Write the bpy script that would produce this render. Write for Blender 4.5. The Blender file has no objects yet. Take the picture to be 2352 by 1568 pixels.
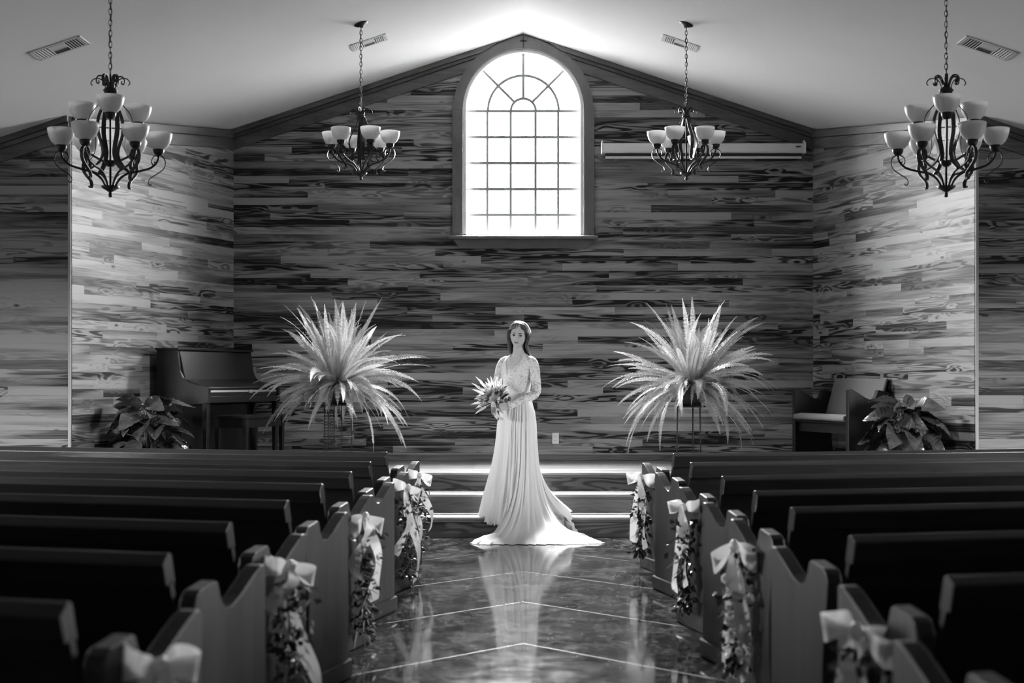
import bpy, bmesh, math, random
from mathutils import Vector, Matrix, noise as mnoise
PI = math.pi
S = bpy.context.scene
COL = S.collection

# ------------------------------------------------------------------ camera
CAM_H = 1.35
cam_d = bpy.data.cameras.new('camera'); cam = bpy.data.objects.new('camera', cam_d); COL.objects.link(cam)
cam.location = (0, 0, CAM_H); cam.rotation_euler = (PI/2, 0, 0)
cam_d.sensor_width = 36.0; cam_d.lens = 50.0
cam_d.shift_x = -26/2352; cam_d.shift_y = 88/2352
cam_d.clip_end = 200
cam_d.dof.use_dof = True; cam_d.dof.focus_distance = 12.3; cam_d.dof.aperture_fstop = 2.4
S.camera = cam
# ------------------------------------------------------------------ sky and exposure
W = bpy.data.worlds.new('world'); S.world = W; W.use_nodes = True
bg = W.node_tree.nodes['Background']; bg.inputs[1].default_value = SKY = 90.0
# overcast sky (standard law: three times as bright overhead as at the horizon) above grey ground
_t = W.node_tree; _tc = _t.nodes.new('ShaderNodeTexCoord'); _sx = _t.nodes.new('ShaderNodeSeparateXYZ')
_mp = _t.nodes.new('ShaderNodeMapRange'); _mp.inputs[1].default_value = -0.04; _mp.inputs[2].default_value = 0.02; _mp.inputs[3].default_value = 0.05; _mp.inputs[4].default_value = 1.0
_mx = _t.nodes.new('ShaderNodeMath'); _mx.operation = 'MAXIMUM'; _mx.inputs[1].default_value = 0.0
_ma = _t.nodes.new('ShaderNodeMath'); _ma.operation = 'MULTIPLY_ADD'; _ma.inputs[1].default_value = 2.0; _ma.inputs[2].default_value = 1.0
_mu = _t.nodes.new('ShaderNodeMath'); _mu.operation = 'MULTIPLY'
_t.links.new(_tc.outputs['Generated'], _sx.inputs[0]); _t.links.new(_sx.outputs[2], _mp.inputs[0]); _t.links.new(_sx.outputs[2], _mx.inputs[0])
_t.links.new(_mx.outputs[0], _ma.inputs[0]); _t.links.new(_ma.outputs[0], _mu.inputs[0]); _t.links.new(_mp.outputs[0], _mu.inputs[1]); _t.links.new(_mu.outputs[0], bg.inputs[0])
S.view_settings.view_transform = 'Standard'; S.view_settings.look = 'None'
S.view_settings.gamma = 1.0; S.view_settings.use_curve_mapping = False
S.view_settings.exposure = 1.15
S.cycles.max_bounces = 8; S.cycles.diffuse_bounces = 4; S.cycles.glossy_bounces = 4; S.cycles.transparent_max_bounces = 16
S.cycles.adaptive_threshold = 0.04; S.cycles.adaptive_min_samples = 20; S.cycles.sample_clamp_indirect = 6.0
S.cycles.caustics_reflective = False; S.cycles.caustics_refractive = False

# ------------------------------------------------------------------ room measures (metres)
YB = 14.83                      # back wall of the stage recess
XB = 3.03                       # half width of the back wall
XN, YN = 3.95, 12.40            # near edge of the recess (front wall plane)
XS = 6.5                        # nave side walls
YR = -4.0                       # rear wall
ZA, SL = 4.945, 0.33            # ceiling ridge height and slope
ST = 0.51                       # stage height
WZS, WZ0, WR = 4.16, 2.843, 0.624   # arched window: spring line, sill, radius
def zc(x): return ZA - SL*abs(x)

# daylight enters through the real windows; portals only guide the sampling of the sky
def portal(loc, rot, sx, sy):
    l = bpy.data.lights.new('window_portal', 'AREA'); l.shape = 'RECTANGLE'; l.size = sx; l.size_y = sy
    l.cycles.is_portal = True
    o = bpy.data.objects.new('window_portal', l); COL.objects.link(o); o.location = loc; o.rotation_euler = rot
SIDE_WIN = [(7.5, 9.1)]
SWZ0, SWZ1 = 0.75, 2.35
portal((0, YB+0.14, (WZ0+WZS+WR)/2), (-PI/2, 0, 0), 1.26, 1.95)
for (a, b) in SIDE_WIN:
    for s in (-1, 1):
        portal((s*(XS+0.13), (a+b)/2, (SWZ0+SWZ1)/2), (0, s*PI/2, 0), SWZ1-SWZ0, b-a)

# ------------------------------------------------------------------ mesh helpers
class MB:
    def __init__(self): self.v = []; self.f = []
    def add(self, vs, fs):
        n = len(self.v); self.v += [tuple(p) for p in vs]; self.f += [tuple(i+n for i in f) for f in fs]; return self
    def box(self, x0, x1, y0, y1, z0, z1):
        self.add([(x0,y0,z0),(x1,y0,z0),(x1,y1,z0),(x0,y1,z0),(x0,y0,z1),(x1,y0,z1),(x1,y1,z1),(x0,y1,z1)],
                 [(0,3,2,1),(4,5,6,7),(0,1,5,4),(1,2,6,5),(2,3,7,6),(3,0,4,7)]); return self
    def prism(self, poly, to3, d0, d1):
        """poly: 2D points; to3(p, d) -> 3D; extruded from d0 to d1"""
        n = len(poly)
        self.add([to3(p, d0) for p in poly]+[to3(p, d1) for p in poly],
                 [tuple(range(n))[::-1], tuple(range(n, 2*n))]+[(i,(i+1)%n,(i+1)%n+n,i+n) for i in range(n)]); return self
    def tube(self, pts, rad, seg=8, cap=True, flat=None):
        """round tube along pts; rad number or list; flat: (scale, axis) squashes the section"""
        pts = [Vector(p) for p in pts]; n = len(pts)
        if not hasattr(rad, '__len__'): rad = [rad]*n
        t0 = (pts[1]-pts[0]).normalized()
        up = Vector((0,0,1)) if abs(t0.z) < 0.9 else Vector((1,0,0))
        if flat is not None: up = Vector(flat[1])
        u = (up - t0*up.dot(t0)).normalized()
        rings = []
        for i in range(n):
            if i == 0: t = pts[1]-pts[0]
            elif i == n-1: t = pts[-1]-pts[-2]
            else: t = pts[i+1]-pts[i-1]
            t.normalize()
            if flat is not None: u = Vector(flat[1])
            u = u - t*u.dot(t)
            if u.length < 1e-6: u = t.orthogonal()
            u.normalize(); w = t.cross(u)
            k = flat[0] if flat is not None else 1.0
            rings.append([pts[i] + (u*math.cos(2*PI*j/seg) + w*(k*math.sin(2*PI*j/seg)))*rad[i] for j in range(seg)])
        vs = [p for r in rings for p in r]; fs = []
        for i in range(n-1):
            for j in range(seg):
                fs.append((i*seg+j, i*seg+(j+1)%seg, (i+1)*seg+(j+1)%seg, (i+1)*seg+j))
        if cap:
            a = len(vs); vs.append(pts[0]); vs.append(pts[-1])
            for j in range(seg):
                fs.append((a, (j+1)%seg, j)); fs.append((a+1, (n-1)*seg+j, (n-1)*seg+(j+1)%seg))
        self.add(vs, fs); return self
    def capsule(self, pts, rad, seg=10):
        """tube with rounded ends (closed volume)"""
        pts = [Vector(p) for p in pts]
        if not hasattr(rad, '__len__'): rad = [rad]*len(pts)
        a = (pts[0]-pts[1]).normalized(); b = (pts[-1]-pts[-2]).normalized(); r0, r1 = rad[0], rad[-1]
        P = [pts[0]+a*r0*k for k in (0.98, 0.8, 0.5)] + pts + [pts[-1]+b*r1*k for k in (0.5, 0.8, 0.98)]
        R = [r0*k for k in (0.2, 0.6, 0.866)] + list(rad) + [r1*k for k in (0.866, 0.6, 0.2)]
        return self.tube(P, R, seg)
    def lathe(self, prof, seg=20, c=(0,0,0)):
        n = len(prof); vs = []; fs = []
        for (r, z) in prof:
            for j in range(seg):
                a = 2*PI*j/seg; vs.append((c[0]+r*math.cos(a), c[1]+r*math.sin(a), c[2]+z))
        for i in range(n-1):
            for j in range(seg):
                fs.append((i*seg+j, i*seg+(j+1)%seg, (i+1)*seg+(j+1)%seg, (i+1)*seg+j))
        self.add(vs, fs); return self
    def ball(self, c, r, seg=10, rings=7):
        rx, ry, rz = r if hasattr(r, '__len__') else (r, r, r)
        pr = [(math.sin(PI*i/rings), -math.cos(PI*i/rings)) for i in range(rings+1)]
        n = len(self.v); self.lathe([(max(a, 1e-4), b) for a, b in pr], seg)
        for k in range(n, len(self.v)):
            x, y, z = self.v[k]; self.v[k] = (c[0]+x*rx, c[1]+y*ry, c[2]+z*rz)
        return self
    def strip(self, pts, wid):
        """ribbon: pts list, wid list of half-width vectors"""
        vs = []; fs = []
        for p, w in zip(pts, wid):
            p = Vector(p); w = Vector(w); vs += [p-w, p, p+w]
        for i in range(len(pts)-1):
            a = i*3; fs += [(a,a+1,a+4,a+3),(a+1,a+2,a+5,a+4)]
        self.add(vs, fs); return self
    def grid(self, fn, nu, nv, closed=False):
        vs = [fn(i/(nu if closed else nu-1), j/(nv-1)) for j in range(nv) for i in range(nu)]
        fs = []
        for j in range(nv-1):
            for i in range(nu if closed else nu-1):
                i2 = (i+1) % nu
                fs.append((j*nu+i, j*nu+i2, (j+1)*nu+i2, (j+1)*nu+i))
        self.add(vs, fs); return self
    def mesh(self, name):
        m = bpy.data.meshes.new(name); m.from_pydata(self.v, [], self.f); m.update(); return m
    def build(self, name, mat, parent=None, smooth=False, loc=None, rotz=None, fix=True):
        m = self.mesh(name)
        if fix:
            bm = bmesh.new(); bm.from_mesh(m); bmesh.ops.recalc_face_normals(bm, faces=bm.faces); bm.to_mesh(m); bm.free()
        if smooth:
            for p in m.polygons: p.use_smooth = True
        o = bpy.data.objects.new(name, m); COL.objects.link(o)
        if mat is not None: m.materials.append(mat)
        if parent is not None: o.parent = parent
        if loc is not None: o.location = loc
        if rotz is not None: o.rotation_euler = (0, 0, rotz)
        return o
def tag(o, label, cat, group=None, kind=None):
    o['label'] = label; o['category'] = cat
    if group: o['group'] = group
    if kind: o['kind'] = kind
    return o
def thing(name, label, cat, loc=(0,0,0), rotz=0, group=None, kind=None):
    o = bpy.data.objects.new(name, None); COL.objects.link(o); o.location = loc; o.rotation_euler = (0,0,rotz)
    o.empty_display_size = 0.1
    return tag(o, label, cat, group, kind)
def bevel(o, w=0.004, seg=2):
    m = o.modifiers.new('bevel', 'BEVEL'); m.width = w; m.segments = seg; m.limit_method = 'ANGLE'; m.angle_limit = 0.6
    return o
def catmull(P, n):
    P = [Vector(p) for p in P]; out = []; k = len(P)-1
    for i in range(n):
        t = i/(n-1)*k; a = min(int(t), k-1); f = t-a
        p0, p1, p2, p3 = P[max(a-1,0)], P[a], P[a+1], P[min(a+2,k)]
        out.append(0.5*((2*p1)+(p2-p0)*f+(2*p0-5*p1+4*p2-p3)*f*f+(3*p1-p0-3*p2+p3)*f**3))
    return out
def lerp(a, b, t): return a+(b-a)*t
def smooth01(t): t = max(0, min(1, t)); return t*t*(3-2*t)
def interp(tab, x):
    if x <= tab[0][0]: return tab[0][1:]
    for (a, b) in zip(tab, tab[1:]):
        if x <= b[0]:
            t = (x-a[0])/(b[0]-a[0]); return tuple(lerp(p, q, t) for p, q in zip(a[1:], b[1:]))
    return tab[-1][1:]

# ------------------------------------------------------------------ materials (the photograph is black and white)
class NT:
    def __init__(self, name):
        self.m = bpy.data.materials.new(name); self.m.use_nodes = True; self.t = self.m.node_tree
        self.b = self.t.nodes['Principled BSDF']; self.out = self.t.nodes['Material Output']
    def n(self, typ, **kw):
        x = self.t.nodes.new(typ)
        for k, v in kw.items(): setattr(x, k, v)
        return x
    def l(self, a, b): self.t.links.new(a, b)
    def val(self, sock, v):
        if hasattr(v, 'is_linked') or hasattr(v, 'links'): self.l(v, sock)
        else: sock.default_value = v
    def math(self, op, a, b=0.0, c=None, clamp=False):
        x = self.n('ShaderNodeMath', operation=op, use_clamp=clamp)
        self.val(x.inputs[0], a); self.val(x.inputs[1], b)
        if c is not None: self.val(x.inputs[2], c)
        return x.outputs[0]
    def vec(self, op, a, b):
        x = self.n('ShaderNodeVectorMath', operation=op)
        self.val(x.inputs[0], a); self.val(x.inputs[1], b); return x.outputs[0]
    def obj(self): return self.n('ShaderNodeTexCoord').outputs['Object']
    def noise(self, v, scale, detail=3, rough=0.5, dist=0.0):
        x = self.n('ShaderNodeTexNoise'); self.l(v, x.inputs['Vector'])
        x.inputs['Scale'].default_value = scale; x.inputs['Detail'].default_value = detail
        x.inputs['Roughness'].default_value = rough; x.inputs['Distortion'].default_value = dist
        return x.outputs['Fac']
    def ramp(self, f, pts):
        x = self.n('ShaderNodeValToRGB'); self.l(f, x.inputs[0]); r = x.color_ramp
        while len(r.elements) < len(pts): r.elements.new(0.5)
        for e, (p, v) in zip(r.elements, pts): e.position = p; e.color = (v, v, v, 1)
        return x.outputs[0]
    def rand(self): return self.n('ShaderNodeObjectInfo').outputs['Random']
    def bump(self, h, strength, dist=0.01):
        x = self.n('ShaderNodeBump'); self.l(h, x.inputs['Height']); x.inputs['Strength'].default_value = strength
        x.inputs['Distance'].default_value = dist; self.l(x.outputs[0], self.b.inputs['Normal'])
    def color(self, c):
        if hasattr(c, 'links'): self.l(c, self.b.inputs['Base Color'])
        else: self.b.inputs['Base Color'].default_value = (c, c, c, 1)
def simple(name, v, rough=0.5, metal=0.0, spec=0.5, var=0.0, scale=8.0, bump=0.0, coat=0.0, sheen=0.0, trans=0.0):
    n = NT(name); n.b.inputs['Roughness'].default_value = rough; n.b.inputs['Metallic'].default_value = metal
    n.b.inputs['Specular IOR Level'].default_value = spec
    n.b.inputs['Coat Weight'].default_value = coat; n.b.inputs['Sheen Weight'].default_value = sheen
    if var or bump:
        f = n.noise(n.obj(), scale, 4)
        if var: n.color(n.ramp(f, [(0.25, max(0, v*(1-var))), (0.75, min(1, v*(1+var)))]))
        else: n.color(v)
        if bump: n.bump(f, bump)
    else: n.color(v)
    if trans:
        tr = n.n('ShaderNodeBsdfTranslucent'); tr.inputs[0].default_value = (v, v, v, 1)
        mx = n.n('ShaderNodeMixShader'); mx.inputs[0].default_value = trans
        n.l(n.b.outputs[0], mx.inputs[1]); n.l(tr.outputs[0], mx.inputs[2]); n.l(mx.outputs[0], n.out.inputs['Surface'])
    return n.m
def wood(name, dark, light, along='x', contrast=1.0, rough=0.5, knots=0.5, ring=7.0, per_object=0.45, stretch=7.0, coat=0.0, scale=1.5, spec=0.4):
    """plank wood: contour-like growth rings stretched along the board, streaks, knots; a tone of its own for each board"""
    n = NT(name); r = n.rand()
    off = n.n('ShaderNodeCombineXYZ'); n.l(n.math('MULTIPLY', r, 61.0), off.inputs[0]); n.l(n.math('MULTIPLY', r, 37.0), off.inputs[1]); n.l(n.math('MULTIPLY', r, 83.0), off.inputs[2])
    p = n.vec('ADD', n.obj(), off.outputs[0])
    sc = {'x': (0.55, stretch, stretch), 'y': (stretch, 0.55, stretch), 'z': (stretch, stretch, 0.55)}[along]
    q = n.vec('MULTIPLY', p, sc)
    a = n.noise(q, scale, 2, 0.45, 0.35)
    kd = None
    if knots:      # knots push the growth rings aside
        vo = n.n('ShaderNodeTexVoronoi'); vo.feature = 'F1'; vo.inputs['Scale'].default_value = 1.0
        n.l(n.vec('MULTIPLY', p, {'x': (2.6, 1.6, 6.0), 'y': (6.0, 2.6, 6.0), 'z': (6.0, 6.0, 2.6)}[along]), vo.inputs['Vector'])
        kd = vo.outputs['Distance']
        a = n.math('ADD', a, n.ramp(kd, [(0.05, 0.16), (0.34, 0.0)]))
    g = n.math('MULTIPLY', a, ring*6.2832); g = n.math('SINE', g); g = n.math('MULTIPLY_ADD', g, 0.5, 0.5)
    g = n.ramp(g, [(0.28, 0.0), (0.8, 1.0)])
    st = n.noise(n.vec('MULTIPLY', p, tuple(c*(0.5 if c < 1 else 5.0) for c in sc)), scale*2.4, 2, 0.65)
    st = n.ramp(st, [(0.32, 0.0), (0.68, 1.0)])
    br = n.noise(n.vec('MULTIPLY', p, tuple(c*(0.7 if c < 1 else 0.6) for c in sc)), scale*1.3, 1, 0.55, 0.3)
    br = n.ramp(br, [(0.42, 0.0), (0.58, 1.0)])
    r2 = n.math('FRACT', n.math('MULTIPLY', r, 17.31))
    amp = n.math('MULTIPLY_ADD', n.math('MULTIPLY', r2, r2), 0.42*contrast, 0.06*contrast)
    t = n.math('MULTIPLY', g, amp)
    t = n.math('MULTIPLY_ADD', st, -0.16*contrast, n.math('MULTIPLY_ADD', t, -1.0, 0.58))
    t = n.math('MULTIPLY_ADD', br, 0.30*contrast, t)
    t = n.math('MULTIPLY_ADD', n.math('SUBTRACT', r, 0.5), per_object*1.5, t, clamp=True)
    if knots:
        t = n.math('MULTIPLY', t, n.ramp(kd, [(0.045, 1-knots), (0.10, 1.0)]))
    col = n.n('ShaderNodeMix'); col.data_type = 'RGBA'; n.l(t, col.inputs[0])
    col.inputs[6].default_value = (dark, dark, dark, 1); col.inputs[7].default_value = (light, light, light, 1)
    n.l(col.outputs[2], n.b.inputs['Base Color'])
    n.b.inputs['Roughness'].default_value = rough; n.b.inputs['Coat Weight'].default_value = coat
    n.b.inputs['Specular IOR Level'].default_value = spec
    n.b.inputs['Coat Roughness'].default_value = 0.25
    return n.m
M = {}
M['plank'] = wood('pine_plank', 0.007, 0.29, contrast=1.9, rough=0.5, knots=0.9, ring=9.0, per_object=0.5, spec=0.24)
M['trimwood'] = wood('trim_wood', 0.022, 0.15, contrast=0.7, rough=0.45, knots=0.3, per_object=0.2)
M['casing'] = simple('window_casing', 0.12, 0.45, var=0.2, scale=5)
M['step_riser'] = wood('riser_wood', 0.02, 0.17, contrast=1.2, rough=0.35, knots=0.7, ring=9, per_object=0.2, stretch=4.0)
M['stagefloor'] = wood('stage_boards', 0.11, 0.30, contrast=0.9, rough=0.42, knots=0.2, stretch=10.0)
M['pew'] = wood('pew_wood', 0.007, 0.028, contrast=0.8, rough=0.30, knots=0.0, per_object=0.3, spec=0.5)
M['pew_end'] = wood('pew_end_wood', 0.017, 0.066, along='z', contrast=0.7, rough=0.42, knots=0.0, per_object=0.25, stretch=9.0)
M['piano'] = wood('piano_wood', 0.006, 0.020, contrast=0.5, rough=0.32, knots=0.0, per_object=0.1)
M['ceiling'] = simple('ceiling_plaster', 0.80, 0.8, var=0.015, scale=2)
M['plaster'] = simple('wall_plaster', 0.45, 0.85)
M['white_paint'] = simple('white_paint', 0.8, 0.4)
M['muntin'] = simple('muntin_metal', 0.25, 0.5)
M['iron'] = simple('wrought_iron', 0.012, 0.52, spec=0.5, var=0.3, scale=30)
M['alabaster'] = simple('alabaster_glass', 0.86, 0.3, var=0.08, scale=14, trans=0.5)
M['vent'] = simple('vent_metal', 0.62, 0.5)
M['vent_dark'] = simple('vent_shadow_gap', 0.03, 0.8)
M['screen_case'] = simple('screen_housing', 0.74, 0.35)
M['black'] = simple('black_plastic', 0.015, 0.5)
M['plastic_white'] = simple('outlet_plastic', 0.75, 0.4)
M['cushion'] = simple('cushion_fabric', 0.17, 0.9, var=0.15, scale=90, bump=0.15, sheen=0.3)
M['ribbon'] = simple('satin_ribbon', 0.88, 0.42, trans=0.2, sheen=0.2)
M['foliage'] = simple('garland_leaf', 0.05, 0.45, var=0.5, scale=12)
M['twig'] = simple('garland_twig', 0.4, 0.6, var=0.4, scale=20)
M['fern'] = simple('fern_leaf', 0.38, 0.38, var=0.35, scale=9, trans=0.3)
M['bigleaf'] = None
M['pot'] = simple('dark_pot', 0.008, 0.7)
M['key_white'] = simple('piano_brass', 0.35, 0.35)
# big leaf material: glossy, darker between the veins
def leaf_material():
    n = NT('glossy_leaf'); p = n.obj()
    f = n.noise(p, 14, 3)
    n.color(n.ramp(f, [(0.3, 0.04), (0.75, 0.12)]))
    n.b.inputs['Roughness'].default_value = 0.24; n.b.inputs['Specular IOR Level'].default_value = 0.9; n.b.inputs['Coat Weight'].default_value = 0.7; n.b.inputs['Coat Roughness'].default_value = 0.16
    return n.m
M['bigleaf'] = leaf_material()
def floor_material():
    n = NT('polished_concrete'); p = n.n('ShaderNodeNewGeometry').outputs['Position']
    a = n.noise(n.vec('MULTIPLY', p, (1.0, 0.6, 1.0)), 4.5, 7, 0.7, 0.8); b = n.noise(n.vec('MULTIPLY', p, (1.0, 0.7, 1.0)), 26, 4, 0.7)
    r = n.rand()
    t = n.math('MULTIPLY_ADD', b, 0.5, n.math('MULTIPLY', a, 0.6)); t = n.math('MULTIPLY_ADD', r, 0.0, t)
    base = n.ramp(t, [(0.45, 0.005), (0.55, 0.025), (0.64, 0.12)])
    vo = n.n('ShaderNodeTexVoronoi'); vo.inputs['Scale'].default_value = 19.0; n.l(p, vo.inputs['Vector'])
    sp = n.ramp(vo.outputs['Distance'], [(0.05, 0.55), (0.09, 0.0)])
    pick = n.math('GREATER_THAN', n.noise(p, 1.7, 3), 0.45)
    sp = n.math('MULTIPLY', sp, pick)
    mx = n.n('ShaderNodeMix'); mx.data_type = 'RGBA'; mx.blend_type = 'ADD'; mx.inputs[0].default_value = 1.0
    n.l(base, mx.inputs[6]); n.l(sp, mx.inputs[7]); n.l(mx.outputs[2], n.b.inputs['Base Color'])
    rg = n.ramp(n.noise(p, 5.0, 5, 0.7), [(0.3, 0.05), (0.75, 0.13)]); n.l(rg, n.b.inputs['Roughness'])
    n.b.inputs['Specular IOR Level'].default_value = 0.8
    return n.m
M['floor'] = floor_material()
M['joint'] = simple('floor_joint', 0.30, 0.5, var=0.4, scale=20)
def glass_material(name='window_glass', c=0.97):
    n = NT(name); tr = n.n('ShaderNodeBsdfTransparent'); tr.inputs[0].default_value = (c, c, c, 1)
    gl = n.n('ShaderNodeBsdfGlossy'); gl.inputs['Roughness'].default_value = 0.02
    fr = n.n('ShaderNodeLayerWeight'); fr.inputs[0].default_value = 0.5
    ff = n.math('MULTIPLY_ADD', n.math('POWER', fr.outputs['Facing'], 4.0), 0.5, 0.02)
    mx = n.n('ShaderNodeMixShader'); n.l(ff, mx.inputs[0]); n.l(tr.outputs[0], mx.inputs[1]); n.l(gl.outputs[0], mx.inputs[2])
    n.l(mx.outputs[0], n.out.inputs['Surface']); return n.m
M['glass'] = glass_material(); M['tinted_glass'] = glass_material('tinted_side_glass', 0.56)

# ================================================================== ROOM
# floor: light filler in the joints under separate diamond slabs of dark polished concrete
fl = MB().box(-XS, XS, YR, YN+0.1, -0.12, -0.0005).build('floor', M['joint'])
tag(fl, 'dark polished concrete floor scored with diagonal lines', 'floor', kind='structure')
D = 1.37                                     # spacing of the scored chevrons along the aisle
def clip(poly, a, b, c):                     # keep a*x+b*y <= c
    out = []
    for i in range(len(poly)):
        p, q = poly[i], poly[(i+1) % len(poly)]
        dp, dq = a*p[0]+b*p[1]-c, a*q[0]+b*q[1]-c
        if dp <= 0: out.append(p)
        if dp*dq < 0:
            t = dp/(dp-dq); out.append((p[0]+(q[0]-p[0])*t, p[1]+(q[1]-p[1])*t))
    return out
FW = 4.8
for iy in range(-5, 8):
    ya = 7.29+iy*D+0.0045; yb = ya+D-0.009
    for s in (-1, 1):        # each band runs down from the middle of the aisle to one side
        pl = [(0, ya), (s*FW, ya-FW), (s*FW, yb-FW), (0, yb)]
        for e in ((0, 1, YN+0.1), (0, -1, -0.2)): pl = clip(pl, *e)
        if len(pl) < 3: continue
        MB().prism(pl, lambda p, d: (p[0], p[1], d), -0.01, 0.0).build('floor_slab', M['floor'], fl)
# the rest of the floor, out of view, as one slab each side
for (x0, x1, y0, y1) in ((-XS, -4.801, 0.2, YN), (4.801, XS, 0.2, YN), (-XS, XS, YR, 0.2)):
    MB().box(x0, x1, y0, y1, -0.01, -0.0005).build('floor_slab', M['floor'], fl)

# ceiling: two slopes meeting at the ridge
c = MB()
for s in (-1, 1):
    xe = XS+0.1
    c.add([(0, YR, ZA), (s*xe, YR, zc(xe)), (s*xe, YB+0.1, zc(xe)), (0, YB+0.1, ZA), (0, YR, ZA+.1), (s*xe, YR, zc(xe)+.1), (s*xe, YB+0.1, zc(xe)+.1), (0, YB+0.1, ZA+.1)],
          [(0,1,2,3), (4,5,6,7), (0,1,5,4), (1,2,6,5), (2,3,7,6)])
tag(c.build('ceiling', M['ceiling']), 'smooth pale vaulted ceiling sloping from the centre ridge', 'ceiling', kind='structure')

ROW = 0.076
def plank_wall(name, label, p0, p1, z0, seed, hole=None, lens=(0.9, 2.6)):
    """boarded wall from p0 to p1 (room on the right-hand side); boards are separate pieces"""
    rnd = random.Random(seed)
    p0 = Vector((p0[0], p0[1], 0)); p1 = Vector((p1[0], p1[1], 0)); L = (p1-p0).length; u = (p1-p0)/L
    ang = math.atan2(u.y, u.x)
    # ceiling lines in (u,z): z <= ZA -+ SL*x
    cuts = [(SL*u.x, 1, ZA-SL*p0.x), (-SL*u.x, 1, ZA+SL*p0.x)]
    b = MB()
    to3 = lambda p, d: (p[0], d, p[1])
    if hole is None:
        pl = [(0, z0), (L, z0), (L, 7), (0, 7)]
        for k in cuts: pl = clip(pl, *k)
        b.prism(pl, to3, 0.002, 0.14)
    else:
        cxh = hole; r = WR+0.03
        b.prism([(0, z0), (L, z0), (L, WZ0-0.01), (0, WZ0-0.01)], to3, 0.002, 0.14)
        for (a0, a1) in ((0, cxh-r), (cxh+r, L)):
            pl = [(a0, WZ0-0.01), (a1, WZ0-0.01), (a1, 7), (a0, 7)]
            for k in cuts: pl = clip(pl, *k)
            b.prism(pl, to3, 0.002, 0.14)
        N = 24
        for i in range(N):
            t0, t1 = PI-PI*i/N, PI-PI*(i+1)/N
            q = [(cxh+r*math.cos(t0), WZS+r*math.sin(t0)), (cxh+r*math.cos(t1), WZS+r*math.sin(t1))]
            pl = [q[0], q[1], (q[1][0], ZA-SL*abs(q[1][0]-cxh)), (q[0][0], ZA-SL*abs(q[0][0]-cxh))]
            b.prism(pl, to3, 0.002, 0.14)
    w = b.build(name, M['trimwood'], loc=(p0.x, p0.y, 0), rotz=ang)
    tag(w, label, 'wall', kind='structure')
    nrow = int((5.0-z0)/ROW)+1
    prev = []
    for k in range(nrow):
        za, zb = z0+k*ROW, z0+(k+1)*ROW
        spans = [(0.0, L)]
        if hole is not None and zb > WZ0 and za < WZS+WR:
            hw = WR+0.03 if za < WZS else math.sqrt(max(0, (WR+0.03)**2-(za-WZS)**2))
            if hw > 0.02: spans = [(0, hole-hw), (hole+hw, L)]
        for (s0, s1) in spans:
            x = s0; first = True
            while x < s1-1e-4:
                for _ in range(6):
                    ln = rnd.uniform(*lens)*(rnd.uniform(0.2, 1) if first else 1)
                    e = x+ln
                    if all(abs(e-q) > 0.12 for q in prev): break
                if s1-e < 0.3: e = s1
                first = False
                pl = [(x+0.0003, za+0.0003), (e-0.0003, za+0.0003), (e-0.0003, zb-0.0003), (x+0.0003, zb-0.0003)]
                for kk in cuts: pl = clip(pl, *kk)
                if len(pl) >= 3 and max(p[1] for p in pl)-za > 0.012:
                    mx, mz = (x+e)/2, (za+zb)/2; d = -0.018-rnd.uniform(0, 0.0008)
                    MB().prism([(p[0]-mx, p[1]-mz) for p in pl], to3, d, 0.002).build('plank', M['plank'], w, loc=(mx, 0, mz), fix=True)
                prev.append(e); x = e
        prev = prev[-7:]
    return w
plank_wall('wall_back', 'back wall of horizontal pine boards behind the stage', (-XB, YB), (XB, YB), ST, 11, hole=XB)
plank_wall('wall_niche_left', 'angled boarded side wall of the stage recess behind the piano', (-XN, YN), (-XB, YB), ST, 22, lens=(0.5, 1.7))
plank_wall('wall_niche_right', 'angled boarded side wall of the stage recess behind the short bench', (XB, YB), (XN, YN), ST, 33, lens=(0.4, 1.5))
plank_wall('wall_front_left', 'boarded front wall at the left edge beside the stage recess', (-XS, YN), (-XN, YN), 0, 44, lens=(1.2, 2.6))
plank_wall('wall_front_right', 'boarded front wall at the right edge beside the stage recess', (XN, YN), (XS, YN), 0, 55, lens=(1.2, 2.6))
# pale corner strips where the recess opens
for s, nm, lb in ((-1, 'trim_1', 'pale vertical corner strip at the left edge of the recess'), (1, 'trim_2', 'pale vertical corner strip at the right edge of the recess')):
    o = MB().box(s*XN-0.012, s*XN+0.012, YN-0.026, YN+0.0, 0.0, zc(XN)).build(nm, simple('corner_strip', 0.36, 0.5))
    tag(o, lb, 'trim', kind='structure')

# rake mouldings under the ceiling
def rake(name, label, pa, pb, parts, cut=None):
    p0 = Vector((pa[0], pa[1], 0)); p1 = Vector((pb[0], pb[1], 0)); L = (p1-p0).length; u = (p1-p0)/L
    root = thing(name, label, 'moulding', (p0.x, p0.y, 0), math.atan2(u.y, u.x), kind='structure')
    ztop = lambda x: zc(p0.x+u.x*x)
    for (nm, a, b2, d) in parts:
        xa0, xb0, xa1, xb1 = 0.0, 0.0, L, L
        if cut:      # boards butt against the arched window casing
            ct_, cb_ = cut[nm]
            if p0.x < -0.01: xa1, xb1 = L-ct_, L-cb_
            else: xa0, xb0 = ct_, cb_
        pl = [(xb0, ztop(xb0)-b2), (xb1, ztop(xb1)-b2), (xa1, ztop(xa1)-a), (xa0, ztop(xa0)-a)]
        o = MB().prism(pl, lambda p, dd: (p[0], dd, p[1]), -d, 0.0).build(nm, M['trimwood'], root); bevel(o, 0.006, 2)
    return root
CUT = {'crown_board': (0.25, 0.40), 'crown_cove': (0.40, 0.49), 'frieze_board': (0.49, 0.615)}
PR = [('crown_board', 0.0, 0.05, 0.085), ('crown_cove', 0.05, 0.09, 0.055), ('frieze_board', 0.09, 0.205, 0.036)]
rake('trim_3', 'dark sloping moulding left of the arched window under the ceiling', (-XB, YB), (0, YB), PR, CUT)
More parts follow.
